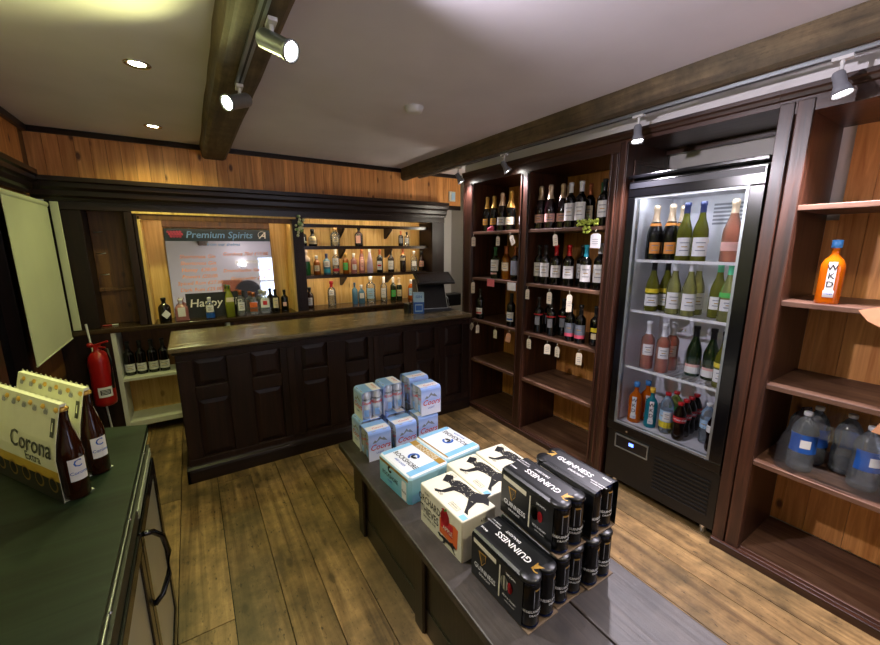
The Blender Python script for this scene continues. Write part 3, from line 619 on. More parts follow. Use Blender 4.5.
bx = [('diamond', 'squat black bottle with a white diamond label', -.231, 4.05), ('pink_square', 'square pink gin bottle with white label', -.108, 4.05), ('blue_base', 'clear bottle with bright blue base', .107, 4.05),
      ('lime', 'tall yellow green bottle', .269, 4.05), ('clear_round', 'clear glass gin bottle with copper cap', .361, 4.05), ('copper_box', 'clear bottle with copper labels', .474, 4.05),
      ('ring_label', 'wide clear bottle with red ring label', .575, 4.06), ('dark_pale', 'dark bottle with pale label', .668, 4.04), ('dark_dot', 'dark bottle with a small pink label', .755, 4.05)]
F0 = lambda x, y: -math.atan2(x, y)
row(bx, .945, 'in front of the mirror', 'spirit bottles in front of the mirror', 'spirit_bottle', F0, 0)
row([('black_white', 'squat black bottle with white label', .995, 4.17), ('black_round', 'round black bottle with cream label', 1.10, 4.17), ('clear_bulb', 'round clear decanter bottle', 1.336, 4.17), ('port', 'square dark red bottle', 1.606, 4.17), ('small_dark', 'small dark bottle', 2.125, 4.17), ('small_clear', 'small clear bottle', 2.205, 4.17)],
    1.59, 'on the back bar top shelf', 'bottles on the back bar top shelf', 'spirit_bottle', F0, 0)
row([('green_pale', 'green bottle with pale sculpted top', 1.018, 4.17), ('amber', 'small amber bottle', 1.126, 4.17), ('teal', 'teal glass bottle with white label', 1.232, 4.17), ('clear_red', 'clear bottle with red printed label', 1.33, 4.17), ('amber_green', 'amber bottle with green label', 1.442, 4.17),
     ('pink_pale', 'pale pink bottle', 1.534, 4.17), ('peach_tall', 'tall peach coloured bottle', 1.628, 4.17), ('lilac', 'tall tapering lilac white bottle', 1.725, 4.17), ('dark_white', 'dark bottle with white and red label', 1.848, 4.17),
     ('cream_liqueur', 'brown bottle with broad white label', 1.989, 4.17), ('dark_red', 'dark bottle with copper neck foil', 2.147, 4.17), ('clear_square', 'square clear bottle', 2.298, 4.17), ('rose_label', 'round brown bottle with pink label', 2.405, 4.17)],
    1.29, 'on the back bar middle shelf', 'bottles on the back bar middle shelf', 'spirit_bottle', F0, 0)
row([('sherry', 'short brown bottle with white label', 1.03, 4.17), ('clear_redcap', 'clear bottle with red cap', 1.267, 4.17), ('blue_slim', 'slim pale blue bottle', 1.53, 4.17), ('blue_block', 'blocky pale blue bottle', 1.61, 4.17), ('clear_big', 'large clear vodka bottle', 1.725, 4.17), ('clear_white', 'clear bottle with white cap', 1.888, 4.17),
     ('green_white', 'green bottle with white cap', 2.01, 4.17), ('green_cream', 'green bottle with cream foil', 2.09, 4.17), ('orange_spirit', 'orange bottle with pale blue label', 2.25, 4.17)],
    .945, 'on the back counter under the shelves', 'bottles on the back counter under the shelves', 'spirit_bottle', F0, 0)
row([('white_label_green', 'dark wine bottle with white label', x, 4.08) for x in (-.525, -.445, -.365, -.285)], .51, 'in the white lower compartment', 'wine bottles in the white lower compartment', 'wine_bottle', F0, 0)
b = MB(); b.cyl((-.73, 4.08, .951), (-.60, 4.1, .951), .006, 'red_paint', seg=8); b.cyl((-.60, 4.1, .951), (-.56, 4.106, .951), .005, 'white_paint', seg=8); b.cyl((-.75, 4.077, .951), (-.73, 4.08, .951), .006, 'white_paint', seg=8)
tag(b.build('marker_pen'), 'thin red and white pen lying on the back counter', 'pen')
# flowers on the post
b = MB(); rr = random.Random(3)
for i in range(26): b.sphere((.935+rr.gauss(0, .018), 3.965+rr.gauss(0, .006), 1.79+rr.gauss(0, .045)), .011+.004*rr.random(), 'petal' if i % 3 else 'leaf', 8)
b.tube([(.935, 3.98, 1.87), (.93, 3.965, 1.80), (.94, 3.965, 1.72)], .004, 'leaf')
tag(b.build('flower_sprig'), 'small sprig of cream artificial flowers pinned to the back bar post', 'flowers')
# thermostat on the frieze
t = thing('thermostat', 'small white wall thermostat with a blue lit screen on the frieze', 'thermostat', (2.765, 4.05, 2.14))
MB().box(2.72, 2.81, 4.03, 4.05, 2.12, 2.235, 'white_paint').build('casing', t, bevel=.003); MB().box(2.755, 2.80, 4.027, 4.03, 2.135, 2.22, 'blue_led' if False else 'label_paleblue').build('screen', t)

# ------------------------------------------------------------------ till and blue carton on bar
t = thing('cash_register', 'black touchscreen till with tilted screen at the right end of the bar', 'till', (2.02, 3.32, .96))
b = MB(); M1 = T(2.0, 3.3, .96) @ Rz(-.25)
b.box(-.16, .17, -.17, .17, 0, .03, 'black_plastic', M=M1); b.build('base', t, bevel=.005)
b = MB(); b.prism([(-.16, .03), (.14, .03), (.14, .30), (-.04, .262)], -.15, .13, 'black_plastic', M1 @ frame((0, 0, 0), (0, 1, 0), (0, 0, 1))); b.build('housing', t, bevel=.006)
b = MB(); M2 = M1 @ T(.03, -.10, .285) @ Rx(math.radians(24)) 
b.box(-.19, .19, -.03, .19, -.012, .012, 'black_plastic', M=M2); b.build('touchscreen', t, bevel=.005)
b = MB(); b.box(-.17, .17, -.012, .172, .012, .0135, 'screen_black', M=M2); b.build('display', t)
b = MB()
for p, q in (((-.15, -.162, .035), (-.15, -.042, .262)), ((.13, -.162, .035), (.13, -.042, .262)), ((-.15, -.162, .035), (.13, -.162, .035))): b.cyl(M1 @ Vector(p), M1 @ Vector(q), .003, 'brushed_steel', seg=6)
b.build('edge_trim', t)
t = thing('receipt_printer', 'black receipt printer behind the till', 'printer', (2.36, 3.36, .945+.015))
b = MB(); b.box(2.20, 2.43, 3.36, 3.48, .96, 1.09, 'black_plastic'); b.build('casing', t, bevel=.01)
b = MB(); b.tube([(2.23, 3.33, .965), (2.23, 3.30, .99), (2.22, 3.31, 1.06), (2.21, 3.35, 1.09)], .004, 'brushed_steel'); b.build('cable', t)
t = thing('charity_box', 'blue and white carton standing beside the till', 'box', (1.83, 3.2, .96))
M1 = T(1.79, 3.17, .96) @ Rz(-.4)
b = MB(); b.box(-.05, .05, -.03, .03, 0, .11, 'blue_print', M=M1); b.box(-.05, .05, -.03, .03, .11, .2, 'label_paleblue', M=M1); b.box(-.035, .035, -.031, -.03, .02, .09, 'label_paleblue', M=M1); b.box(-.03, .03, -.0315, -.031, .03, .08, 'blue_print', M=M1); b.text('GIN', .035, 'blue_print', M1 @ frame((0, -.0312, .16), (1, 0, 0), (0, 0, 1))); b.build('carton', t, bevel=.0)
t = thing('card_reader', 'small black card reader at the left side of the till', 'card reader', (1.66, 3.24, .96))
b = MB(); b.cbox(1.69, 1.735, 3.2, 3.29, .96, 1.05, .01, 'black_plastic'); b.build('casing', t)

# ------------------------------------------------------------------ wine bookcase (two bays)
XF, XB = 2.25, 2.70
def crown(b, y0, y1, z=2.15):
    b.box(XF, XF+.03, y0, y1, z, z+.10, 'mahogany_rail', .6); b.box(XF+.03, XB, y0, y1, z, z+.02, 'mahogany_rail', .3)
    b.prism([(0, z+.06), (-.010, z+.065), (-.015, z+.08), (-.022, z+.088), (-.022, z+.106), (.02, z+.106), (.02, z+.06)], -y1, -y0, 'mahogany_rail', frame((XF, 0, 0), (1, 0, 0), (0, 0, 1)))
def shelf_mb(y0, y1, z, torn=0):
    b = MB(); b.box(XF+.005, XB-.015, y0, y1, z-.024, z, 'shelf_board', random.random()); return b
wb = thing('wine_bookcase', 'tall mahogany open bookcase of two bays stocked with wine and paper tags', 'bookcase', (2.45, 2.3, 0))
for y0, y1 in ((2.94, 3.09), (2.235, 2.33), (1.495, 1.56)):
    b = MB(); b.box(XF, XF+.035, y0, y1, 0.0, 2.15, 'mahogany', random.random())
    if y1-y0 > .12: b.box(XF-.012, XF, y0+.02, y0+.035, .1, 2.15, 'mahogany', .9)
    b.box(XF-.01, XF, y0+.008, y0+.02, .09, 2.14, 'mahogany', .8); b.box(XF-.01, XF, y1-.02, y1-.008, .09, 2.14, 'mahogany', .8)
    b.box(XF+.035, XB, y0+.015, y1-.015, 0, 2.15, 'mahogany', random.random()); b.build('upright', wb, bevel=.003)
b = MB(); crown(b, 1.495, 3.09); b.build('crown', wb)
b = MB(); y = 1.51
while y < 3.075:
    y1 = min(3.075, y+.1+.02*random.random()); b.box(XB, XB+.015, y+.001, y1-.001, .05, 2.17, 'pine', random.random()); y = y1
b.build('boarded_back', wb)
b = MB(); b.box(XF, XF+.03, 1.56, 2.235, 0, .045, 'mahogany_rail'); b.box(XF, XF+.03, 2.33, 2.94, 0, .045, 'mahogany_rail'); b.box(XF+.03, XB, 1.56, 2.235, .02, .045, 'shelf_board'); b.box(XF+.03, XB, 2.33, 2.94, .02, .045, 'shelf_board'); b.box(XF-.02, XF, 1.495, 3.09, 0, .04, 'mahogany_rail'); b.build('plinth', wb, bevel=.003)
for z in (1.72, 1.30, .90, .50):
    shelf_mb(2.315, 2.955, z).build('shelf', wb, bevel=.003); shelf_mb(1.545, 2.25, z).build('shelf', wb, bevel=.003)
FR = lambda x, y: -math.radians(62)
def wrow(items, z, where, group, xoff=0.): row(items, z, where, group, 'wine_bottle', FR, 0)
wrow([('prosecco', 'gold foiled prosecco bottle', 2.36, 2.87), ('prosecco', 'gold foiled prosecco bottle', 2.36, 2.77), ('prosecco', 'gold foiled prosecco bottle', 2.44, 2.74), ('champagne', 'cream foiled bottle with white label', 2.33, 2.63), ('champ_gold', 'tall champagne bottle with gold foil', 2.33, 2.52), ('champagne', 'cream foiled bottle', 2.40, 2.43)],
     1.72, "on the left bay's top shelf", 'sparkling wine on the left bay top shelf')
wrow([('big_white', 'dark bottle with big white label', 2.33, 2.70), ('amber_wine', 'amber wine bottle', 2.38, 2.62), ('amber_wine', 'amber wine bottle with cream label', 2.33, 2.55), ('dark_pattern', 'dark bottle with patterned grey label', 2.32, 2.435)],
     1.30, "on the left bay's second shelf", 'wine on the left bay second shelf')
wrow([('red_small', 'dark bottle with red mark on white label', 2.31, 2.88), ('red_bluemark', 'dark bottle with blue mark on white label', 2.31, 2.45)], .90, "on the left bay's third shelf", 'wine on the left bay third shelf')
wrow([('sparkling_rose', 'sparkling rosé with pale foil', 2.33, 2.185), ('sparkling_rose', 'sparkling rosé with pale foil', 2.33, 2.09), ('sparkling_rose', 'sparkling rosé with pale foil', 2.37, 2.01), ('sparkling_rose', 'sparkling rosé with pale foil', 2.46, 2.03), ('red_bigwhite', 'dark bottle with tall white label', 2.33, 1.905), ('red_bigwhite', 'dark bottle with tall white label', 2.33, 1.815),
      ('red_copper', 'dark bottle with copper foil', 2.42, 1.81), ('red_green', 'dark bottle with green foil', 2.44, 1.725), ('red_white', 'dark bottle with white label', 2.33, 1.635)],
     1.72, "on the right bay's top shelf", 'wine on the right bay top shelf')
wrow([('red_white', 'red wine with white label', 2.33, 2.175), ('red_white', 'red wine with white label', 2.31, 2.09), ('red_redcap', 'red wine with red foil', 2.33, 2.005), ('red_white', 'red wine with white label', 2.42, 1.965), ('red_redcap', 'red wine with red foil', 2.33, 1.885), ('red_white', 'red wine with white label', 2.42, 1.84),
      ('red_teal', 'red wine with teal foil', 2.31, 1.725), ('red_bigwhite', 'red wine with tall white label', 2.33, 1.63)],
     1.30, "on the right bay's second shelf", 'red wine on the right bay second shelf')
wrow([('red_band', 'dark bottle with red band', 2.33, 2.15), ('red_band', 'dark bottle with red band', 2.42, 2.12), ('red_band', 'dark bottle with red band', 2.33, 2.02), ('red_band', 'dark bottle with red band', 2.42, 1.98), ('red_greypink', 'dark bottle with grey and pink label', 2.32, 1.83), ('red_greypink', 'dark bottle with grey and pink label', 2.32, 1.74), ('red_yellow', 'dark bottle with yellow label', 2.36, 1.645)],
     .90, "on the right bay's third shelf", 'red wine on the right bay third shelf')
# grapes
g = thing('grape_bunch', 'bunch of green grapes lying on the right bay top shelf edge', 'grapes', (2.27, 1.72, 1.72)); b = MB(); rr = random.Random(5)
for i in range(60):
    a = rr.random(); b.sphere((2.262+rr.uniform(-.012, .012)-(0.012 if i > 48 else 0), 1.70+rr.uniform(-.075, .075)*(1 if i < 49 else .4), 1.732+rr.uniform(0, .032) if i < 49 else 1.70+rr.uniform(-.02, .02)), .0095, 'grape', 12)
b.build('grapes', g); MB().tube([(2.27, 1.70, 1.76), (2.28, 1.70, 1.78), (2.27, 1.72, 1.80)], .003, 'leaf').build('stalk', g)
b = MB(); b.sphere((2.275, 2.70, 1.745), .022, 'pink_print', 8); b.sphere((2.275, 2.735, 1.738), .017, 'pink_print', 8); b.box(2.26, 2.29, 2.68, 2.75, 1.7205, 1.726, 'pink_print'); tag(b.build('pink_ornament'), 'small pink ornament on the left bay top shelf', 'ornament')
# paper tags on strings
def price_tag(y, z, w_, h_, tilt, mat, label, twist=0., grp='paper price tags hanging from the bookcase shelves', nm='price_tag'):
    o = thing(nm, label, 'price tag', (XF-.008, y, z), 0, grp, world=False); o.rotation_euler = (tilt, 0, twist)
    b = MB(); q = h_; p = [(-w_/2, -q), (w_/2, -q), (w_/2, -.018), (w_*.25, -.006), (-w_*.25, -.006), (-w_/2, -.018)]
    b.prism(p, -.0006, .0006, mat, frame((0, 0, 0), (0, -1, 0), (0, 0, 1)))
    for k in range(3): b.box(-.0012, -.0006, -w_*.3, w_*.3, -q*.45-k*.014, -q*.45-k*.014+.003, 'grey_print')
    b.build('paper', o); MB().tube([(0, 0, -.008), (-.002, .003, .008), (.004, .0, .02)], .0012, 'string').build('string', o)
TG = [(2.916, 1.69, .036, .09, 0, 'paper', 'narrow cream tag, leftmost under the left bay top shelf', 1.1), (2.575, 1.69, .045, .085, 0, 'paper', 'cream tag in the middle under the left bay top shelf', 0), (2.42, 1.69, .045, .085, -.5, 'paper', 'tilted cream tag at the right under the left bay top shelf', 0),
      (1.955, 1.69, .042, .085, -.15, 'paper', 'cream tag under the middle of the right bay top shelf', 0), (1.615, 1.69, .075, .10, 0, 'white_paper', 'large white tag under the right bay top shelf near the upright', 0),
      (2.912, 1.27, .036, .11, 0, 'paper', 'narrow cream tag, leftmost under the left bay second shelf', 1.2),
      (2.20, 1.27, .04, .085, 0, 'paper', 'plain cream tag, leftmost under the right bay second shelf', 0), (1.975, 1.27, .045, .095, 0, 'paper', 'cream tag in the middle under the right bay second shelf', 0), (1.79, 1.27, .04, .13, 0, 'paper', 'twisted long tag, rightmost under the right bay second shelf', 1.1),
      (2.90, .87, .045, .08, .6, 'paper', 'tilted cream tag, leftmost under the left bay third shelf', 0), (2.83, .87, .036, .085, 0, 'paper', 'edge-on cream tag under the left bay third shelf', 1.3), (2.575, .87, .045, .085, 0, 'paper', 'cream tag in the middle under the left bay third shelf', 0), (2.395, .87, .045, .085, .15, 'kraft_paper', 'brownish tag, rightmost under the left bay third shelf', .5),
      (2.16, .87, .045, .085, 0, 'paper', 'cream tag, leftmost under the right bay third shelf', 0), (1.965, .87, .045, .085, 0, 'paper', 'folded cream tag, second from left under the right bay third shelf', .6), (1.87, .87, .04, .085, 0, 'paper', 'cream tag, second from right under the right bay third shelf', 0), (1.675, .87, .042, .095, 0, 'paper', 'cream tag, rightmost under the right bay third shelf', .3)]
for y, z, w_, h_, ti, m_, lb, tw in TG: price_tag(y, z-.01, w_, h_, ti, m_, lb, tw)
def card(y0, y1, z0, z1, mat, label):
    b = MB(); b.box(-.0008, .0008, -(y1-y0)/2, (y1-y0)/2, z0-z1, 0, mat)
    o = b.build('shelf_card'); o.location = (XF-.004, (y0+y1)/2, z1); tag(o, label, 'card', 'cards pinned to the shelf edge')
card(2.61, 2.71, 1.235, 1.30, 'pink_paper', 'pink card pinned to the left bay second shelf edge'); card(2.34, 2.44, 1.225, 1.29, 'white_paper', 'white card pinned to the left bay second shelf edge')

struct(MB().box(XF+.012, 2.72, -1.65, 3.09, 2.26, CE, 'bulkhead_white').build('wall_bulkhead'))
# ------------------------------------------------------------------ niche, posts, right bookcase
ni = thing('niche_surround', 'mahogany surround of the fridge niche with panelled side and header', 'panelling', (2.45, 1.1, 0))
b = MB(); b.box(XF+.0, XB, 1.445, 1.494, 0, 2.2, 'mahogany', .4); b.box(XF-.008, XF, 1.45, 1.465, .05, 2.2, 'mahogany', .8)
for x0, x1, z0, z1 in ring(XF+.07, XB-.05, 1.2, 2.1, .02)+ring(XF+.07, XB-.05, .1, 1.12, .02): b.box(x0, x1, 1.437, 1.445, z0, z1, 'mahogany', .7)
b.build('side_panel', ni, bevel=.003)
b = MB(); b.box(XF+.0, XF+.03, .745, 1.494, 2.19, 2.25, 'mahogany_rail', .7); b.box(XF+.03, XB, .745, 1.494, 2.2, 2.22, 'mahogany_rail', .4); b.box(XB-.03, XB, .745, 1.445, 2.17, 2.2, 'mahogany_rail', .5)
b.prism([(0, 2.21), (-.010, 2.215), (-.015, 2.23), (-.022, 2.238), (-.022, 2.256), (.02, 2.256), (.02, 2.21)], -1.494, -.745, 'mahogany_rail', frame((XF, 0, 0), (1, 0, 0), (0, 0, 1))); b.build('header', ni)
rb = thing('drinks_bookcase', 'mahogany open bookcase at the right with mostly empty shelves', 'bookcase', (2.45, .1, 0))
b = MB(); b.box(XF-.005, XF+.04, .69, .744, 0, 2.2, 'mahogany', .75); b.box(XF-.005, XF+.04, .625, .683, 0, 2.2, 'mahogany', .95); b.box(XF+.005, XF+.04, .683, .69, 0, 2.2, 'mahogany', 0.); b.box(XF+.04, XB, .63, .70, 0, 2.2, 'mahogany', .2)
b.build('upright', rb, bevel=.004)
MB().box(XF, XB, -.75, -.69, 0, 2.2, 'mahogany', .4).build('upright', rb, bevel=.004)
b = MB(); b.box(XF, XF+.03, -.75, .744, 2.15, 2.25, 'mahogany_rail', .3); b.box(XF+.03, XB, -.75, .63, 2.15, 2.17, 'mahogany_rail', .3)
b.prism([(0, 2.21), (-.010, 2.215), (-.015, 2.23), (-.022, 2.238), (-.022, 2.256), (.02, 2.256), (.02, 2.21)], -.744, .75, 'mahogany_rail', frame((XF, 0, 0), (1, 0, 0), (0, 0, 1))); b.build('crown', rb)
b = MB(); y = -.72
while y < .585:
    y1 = min(.585, y+.14+.03*random.random()); b.box(XB, XB+.015, y+.001, y1-.001, .05, 2.17, 'pine', random.random()); y = y1
b.box(XB, XB+.015, .585, .63, .05, 1.72, 'pine', .3)
b.build('boarded_back', rb)
for z in (1.77, 1.35, .95, .55): shelf_mb(-.69, .63, z).build('shelf', rb, bevel=.003)
b = MB(); b.box(XF, XF+.03, -.69, .625, 0, .045, 'mahogany_rail'); b.box(XF+.03, XB, -.69, .63, .02, .045, 'shelf_board'); b.box(XF-.025, XF, -.75, .744, 0, .042, 'mahogany_rail'); b.build('plinth', rb, bevel=.003)
bottle('alcopop_orange', 2.32, .492, 1.35, -math.radians(78), 'orange alcopop bottle with blue cap alone on the right bookcase', None, 'alcopop_bottle')
wp = thing('water_multipack', 'torn shrink-wrapped pack of large water bottles on the right bookcase', 'water pack', (2.40, .38, .55), 0, None, world=False)
for dx, dy, r in ((-.055, .10, -1.3), (-.02, -.10, -1.0), (.07, .09, 0), (.08, -.02, 1), (.09, -.13, 2)):
    for n, me in meshes('water'): inst(n if n != 'bottle_body' else 'water_bottle', me, wp, (dx, dy, 0), r)
rr = random.Random(11); b = MB(); vs = []; fs = []; nu, nv = 26, 9
for j in range(nv):
    for i in range(nu):
        a = 2*PI*i/nu; rx, ry = .155, .20
        k = (abs(math.cos(a))**4+abs(math.sin(a))**4)**-.25; sh = 1-.25*(j/(nv-1))**2
        vs.append((.02+rx*math.cos(a)*k*sh+rr.uniform(-.006, .006), ry*math.sin(a)*k*sh+rr.uniform(-.006, .006), .004+.26*j/(nv-1)+rr.uniform(-.004, .004)))
for j in range(nv-1):
    for i in range(nu):
        c = (j, i)
        a = 2*PI*(i+.5)/nu
        if abs(a-PI) < .38 and 2 <= j <= 5: continue
        fs.append((j*nu+i, j*nu+(i+1) % nu, (j+1)*nu+(i+1) % nu, (j+1)*nu+i))
b.add(vs, fs, 'shrink_film', True); b.build('shrink_wrap', wp)
b = MB(); b.prism([(-.07, .0), (-.02, .035), (.03, .03), (.10, .04), (.13, -.03), (.04, -.045), (-.03, -.03)], 0, .0012, 'kraft_paper', frame((XF-.006, .31, 1.325), (0, -1, 0), (.1, 0, 1)) @ Matrix.Rotation(-.25, 4, 'Z')); tag(b.build('torn_paper_tag'), 'torn brown paper tag on the right bookcase edge beside the orange bottle', 'paper tag')
b = MB(); b.prism([(-.05, -.04), (.06, -.05), (.06, .03), (-.02, .035)], 0, .0012, 'kraft_paper', frame((XF-.006, .22, .90), (0, -1, 0), (0, 0, 1))); tag(b.build('paper_tag'), 'small peach paper tag above the water pack at the right', 'paper tag')

# ------------------------------------------------------------------ fridge
fr = thing('drinks_fridge', 'tall black glass-door drinks fridge with lit bottle shelves', 'fridge', (2.47, 1.085, 0))
Y0, Y1 = .752, 1.42
b = MB(); XB2 = 2.715
b.box(2.30, XB2, Y0, Y0+.03, .08, 1.98, 'black_plastic'); b.box(2.30, XB2, Y1-.03, Y1, .08, 1.98, 'black_plastic'); b.box(2.30, XB2, Y0+.03, Y1-.03, .08, .44, 'black_plastic'); b.box(2.30, XB2, Y0+.03, Y1-.03, 1.90, 1.98, 'black_plastic'); b.box(XB2-.03, XB2, Y0+.03, Y1-.03, .44, 1.90, 'black_plastic')
b.box(2.24, XB2, Y0-.004, Y1+.004, 1.98, 2.0, 'black_gloss'); b.build('cabinet', fr, bevel=.004)
b = MB(); x1 = XB2-.03; b.box(x1-.005, x1, Y0+.03, Y1-.03, .455, 1.9, 'liner'); b.box(2.31, x1-.005, Y0+.03, Y0+.045, .455, 1.9, 'liner'); b.box(2.31, x1-.005, Y1-.045, Y1-.03, .455, 1.9, 'liner'); b.box(2.31, x1-.005, Y0+.045, Y1-.045, .44, .455, 'liner'); b.box(2.31, x1-.005, Y0+.045, Y1-.045, 1.89, 1.9, 'liner')
for k in range(6): b.box(x1-.009, x1-.005, .90, 1.13, 1.72+.022*k, 1.732+.022*k, 'grey_print')
b.build('interior_liner', fr)
b = MB(); b.box(2.315, 2.335, Y0+.06, Y1-.06, 1.872, 1.886, 'led_white'); b.build('interior_light', fr)
dr = MB()
for y0, y1, z0, z1, in ((Y0, Y1, .40, .455), (Y0, Y1, 1.875, 1.965), (Y0, Y0+.062, .455, 1.875), (Y1-.045, Y1, .455, 1.875)): dr.box(XF, XF+.04, y0, y1, z0, z1, 'black_gloss')
door = dr.build('door', fr, bevel=.004)
def sub(mb, name, par=door):
    o = mb.build(name, origin=fr['_o']); o.location = (0, 0, 0); o.parent = par; return o
b = MB()
for y0, y1, z0, z1 in ring(Y0+.062, Y1-.045, .455, 1.875, .012): b.box(XF+.004, XF+.036, y0, y1, z0, z1, 'grey_metal')
b.box(XF-.003, XF, Y0+.01, Y1-.01, 1.925, 1.955, 'door_band'); sub(b, 'steel_trim')
b = MB(); b.box(XF+.015, XF+.021, Y0+.07, Y1-.055, .465, 1.865, 'door_glass'); sub(b, 'glass_pane')
b = MB(); b.cyl((XF-.002, 1.28, .42), (XF+.002, 1.28, .42), .007, 'chrome'); sub(b, 'lock')
b = MB(); b.box(XF+.02, 2.30, Y0, Y1, .05, .39, 'black_plastic'); 
for k in range(9): b.box(XF+.012, XF+.02, Y0+.04, 1.10, .12+.025*k, .13+.025*k, 'black_plastic')
b.build('lower_panel', fr, bevel=.003)
b = MB()
for y0, y1, z0, z1 in ring(1.14, 1.36, .285, .375, .006): b.box(XF+.008, XF+.02, y0, y1, z0, z1, 'grey_metal')
b.box(XF+.015, XF+.02, 1.146, 1.354, .291, .369, 'screen_black'); b.box(XF+.012, XF+.015, 1.235, 1.265, .325, .345, 'blue_led'); b.build('control_display', fr)
for x, y in ((2.31, Y0+.06), (2.31, Y1-.06), (2.68, Y0+.06), (2.68, Y1-.06)): MB().cyl((x, y, 0), (x, y, .08), .02, 'chrome').build('foot', fr)
for z in (1.51, 1.20, .835):
    b = MB(); zz = z-.004
    for x in (2.315, 2.675): b.cyl((x, Y0+.047, zz), (x, Y1-.047, zz), .0035, 'white_metal', seg=6)
    y = Y0+.06
    while y < Y1-.05: b.cyl((2.315, y, z-.002), (2.675, y, z-.002), .002, 'white_metal', seg=5); y += .026
    b.box(2.308, 2.312, Y0+.047, Y1-.047, z-.012, z+.004, 'white_metal'); b.build('wire_shelf', fr)
FF = lambda x, y: -math.radians(62)
def frow(items, z, where, group, nm='wine_bottle'): row(items, z, where, group, nm, FF, 0)
frow([('fz_prosecco', 'prosecco with orange label', 2.37, 1.30), ('fz_prosecco', 'prosecco with orange label', 2.38, 1.215), ('fz_white', 'green white wine bottle with navy cap', 2.37, 1.132), ('fz_white', 'green white wine bottle with navy cap', 2.37, 1.05), ('fz_rose', 'sparkling rosé bottle', 2.38, .905)], 1.51, "on the fridge's top shelf", 'bottles on the fridge top shelf')
bottle('fz_prosecco', 2.49, 1.21, 1.51, -1.1, 'prosecco bottle at the back behind the others on the fridge top shelf', 'bottles on the fridge top shelf')
frow([('fz_yellow', 'white wine with yellow band', 2.37, 1.28), ('fz_yellow', 'white wine with yellow band', 2.46, 1.245), ('fz_clear', 'clear white wine bottle', 2.37, 1.155), ('fz_clear', 'clear white wine bottle', 2.37, 1.07), ('fz_clear', 'clear white wine bottle', 2.46, 1.07), ('fz_greenlow', 'green capped wine bottle', 2.44, .955), ('fz_green', 'clear wine with bright green band', 2.36, .875)], 1.20, "on the fridge's second shelf", 'bottles on the fridge second shelf')
frow([('fz_blush', 'rosé wine with white label', 2.37, 1.27), ('fz_blush', 'rosé wine with white label', 2.37, 1.175), ('fz_blush', 'rosé wine with white label', 2.46, 1.17), ('fz_chard', 'green wine bottle with yellow tab', 2.46, 1.04), ('fz_chard', 'green wine bottle with yellow tab', 2.46, .95), ('fz_yellow', 'wine bottle with yellow band', 2.37, .858)], .835, "on the fridge's third shelf", 'bottles on the fridge third shelf')
frow([('alcopop_orange', 'orange alcopop bottle', 2.37, 1.31), ('alcopop_orange', 'orange alcopop bottle', 2.46, 1.285), ('alcopop_blue', 'blue alcopop bottle with yellow cap', 2.38, 1.21), ('fruit_water', 'flavoured water bottle with red cap', 2.38, 1.115), ('lemon_bottle', 'pale green drink bottle with red cap', 2.47, 1.11)] +
     [('cola', 'cola bottle with red cap', 2.35+.073*k, 1.025+.004*k) for k in range(4)] + [('blue_label_water', 'clear bottle with pale blue label', 2.44, .915), ('diet_cola', 'cola bottle with white label', 2.36, .848)], .455, "at the bottom of the fridge", 'drinks on the fridge floor', 'soft_drink_bottle')

# ------------------------------------------------------------------ low table and its packs
tb = thing('low_table', 'low dark wooden table piled with beer packs', 'table', (.92, 1.2, 0))
TZ = .45; TX0, TX1, TY0, TY1 = .625, 1.212, .20, 2.09
b = MB(); b.box(TX0, .930, TY0, TY1, TZ-.035, TZ, 'table_wood', .2); b.box(.934, TX1, TY0, TY1, TZ-.035, TZ, 'table_wood', .8); b.build('table_top', tb, bevel=.005)
b = MB(); b.box(TX0+.05, TX0+.07, TY0+.06, TY1-.1, .12, TZ-.035, 'table_leg_wood', .1); b.box(TX1-.07, TX1-.05, TY0+.06, TY1-.1, .12, TZ-.035, 'table_leg_wood', .1); b.box(TX0+.06, TX1-.06, TY1-.12, TY1-.1, .12, TZ-.035, 'table_leg_wood', .1); b.box(TX0+.045, TX0+.075, TY0+.06, TY1-.2, .0, .12, 'table_leg_wood', .0)
b.build('side_boards', tb)
for x in (TX0+.03, TX1-.11):
    for y in (TY1-.29, 1.15, TY0+.05): MB().cbox(x, x+.08, y, y+.08, 0, TZ-.035, .008, 'table_leg_wood').build('leg', tb)
def can_mesh(body, rim, R, H, txt=None, tm=None, ts=.03, tz=.5, extra=None):
    b = MB(); b.lathe([(R*.78, 0), (R*.85, .004), (R, .014), (R, H-.022), (R*.93, H-.012), (R*.82, H-.004), (R*.84, H), (R*.78, H), (R*.76, H-.004), (.001, H-.004)], body, seg=20)
    b.lathe([(R*.92, H-.011), (R*.835, H-.0035), (R*.86, H-.001), (R*.86, H+.001), (R*.78, H+.001)], rim, seg=20)
    if txt:
        for a in (0, PI/2, PI, -PI/2): b.text(txt, ts, tm, Rz(a) @ T(0, 0, H*tz), shear=.25 if tm == 'red_print' else 0, bend=R+.0008)
    if extra: extra(b)
    return b.build('can', shared=True, origin=(0, 0, 0))
R = .0325
def cmt(b):
    for a in (0, PI/2, PI, -PI/2):
        b.lathe([(R+.0004, .02), (R+.0004, .06)], 'coors_blue', Rz(a), 6, a0=-PI/2-.4, a1=-PI/2+.4); b.text('LIGHT BEER', .012, 'black_print', Rz(a+.7) @ T(0, 0, .1) @ Ry(PI/2) if False else Rz(a+.5) @ T(0, 0, .12), bend=R+.001)
coors_can = can_mesh('can_silver', 'can_silver', R, .166, 'Coors', 'red_print', .026, .6, cmt)
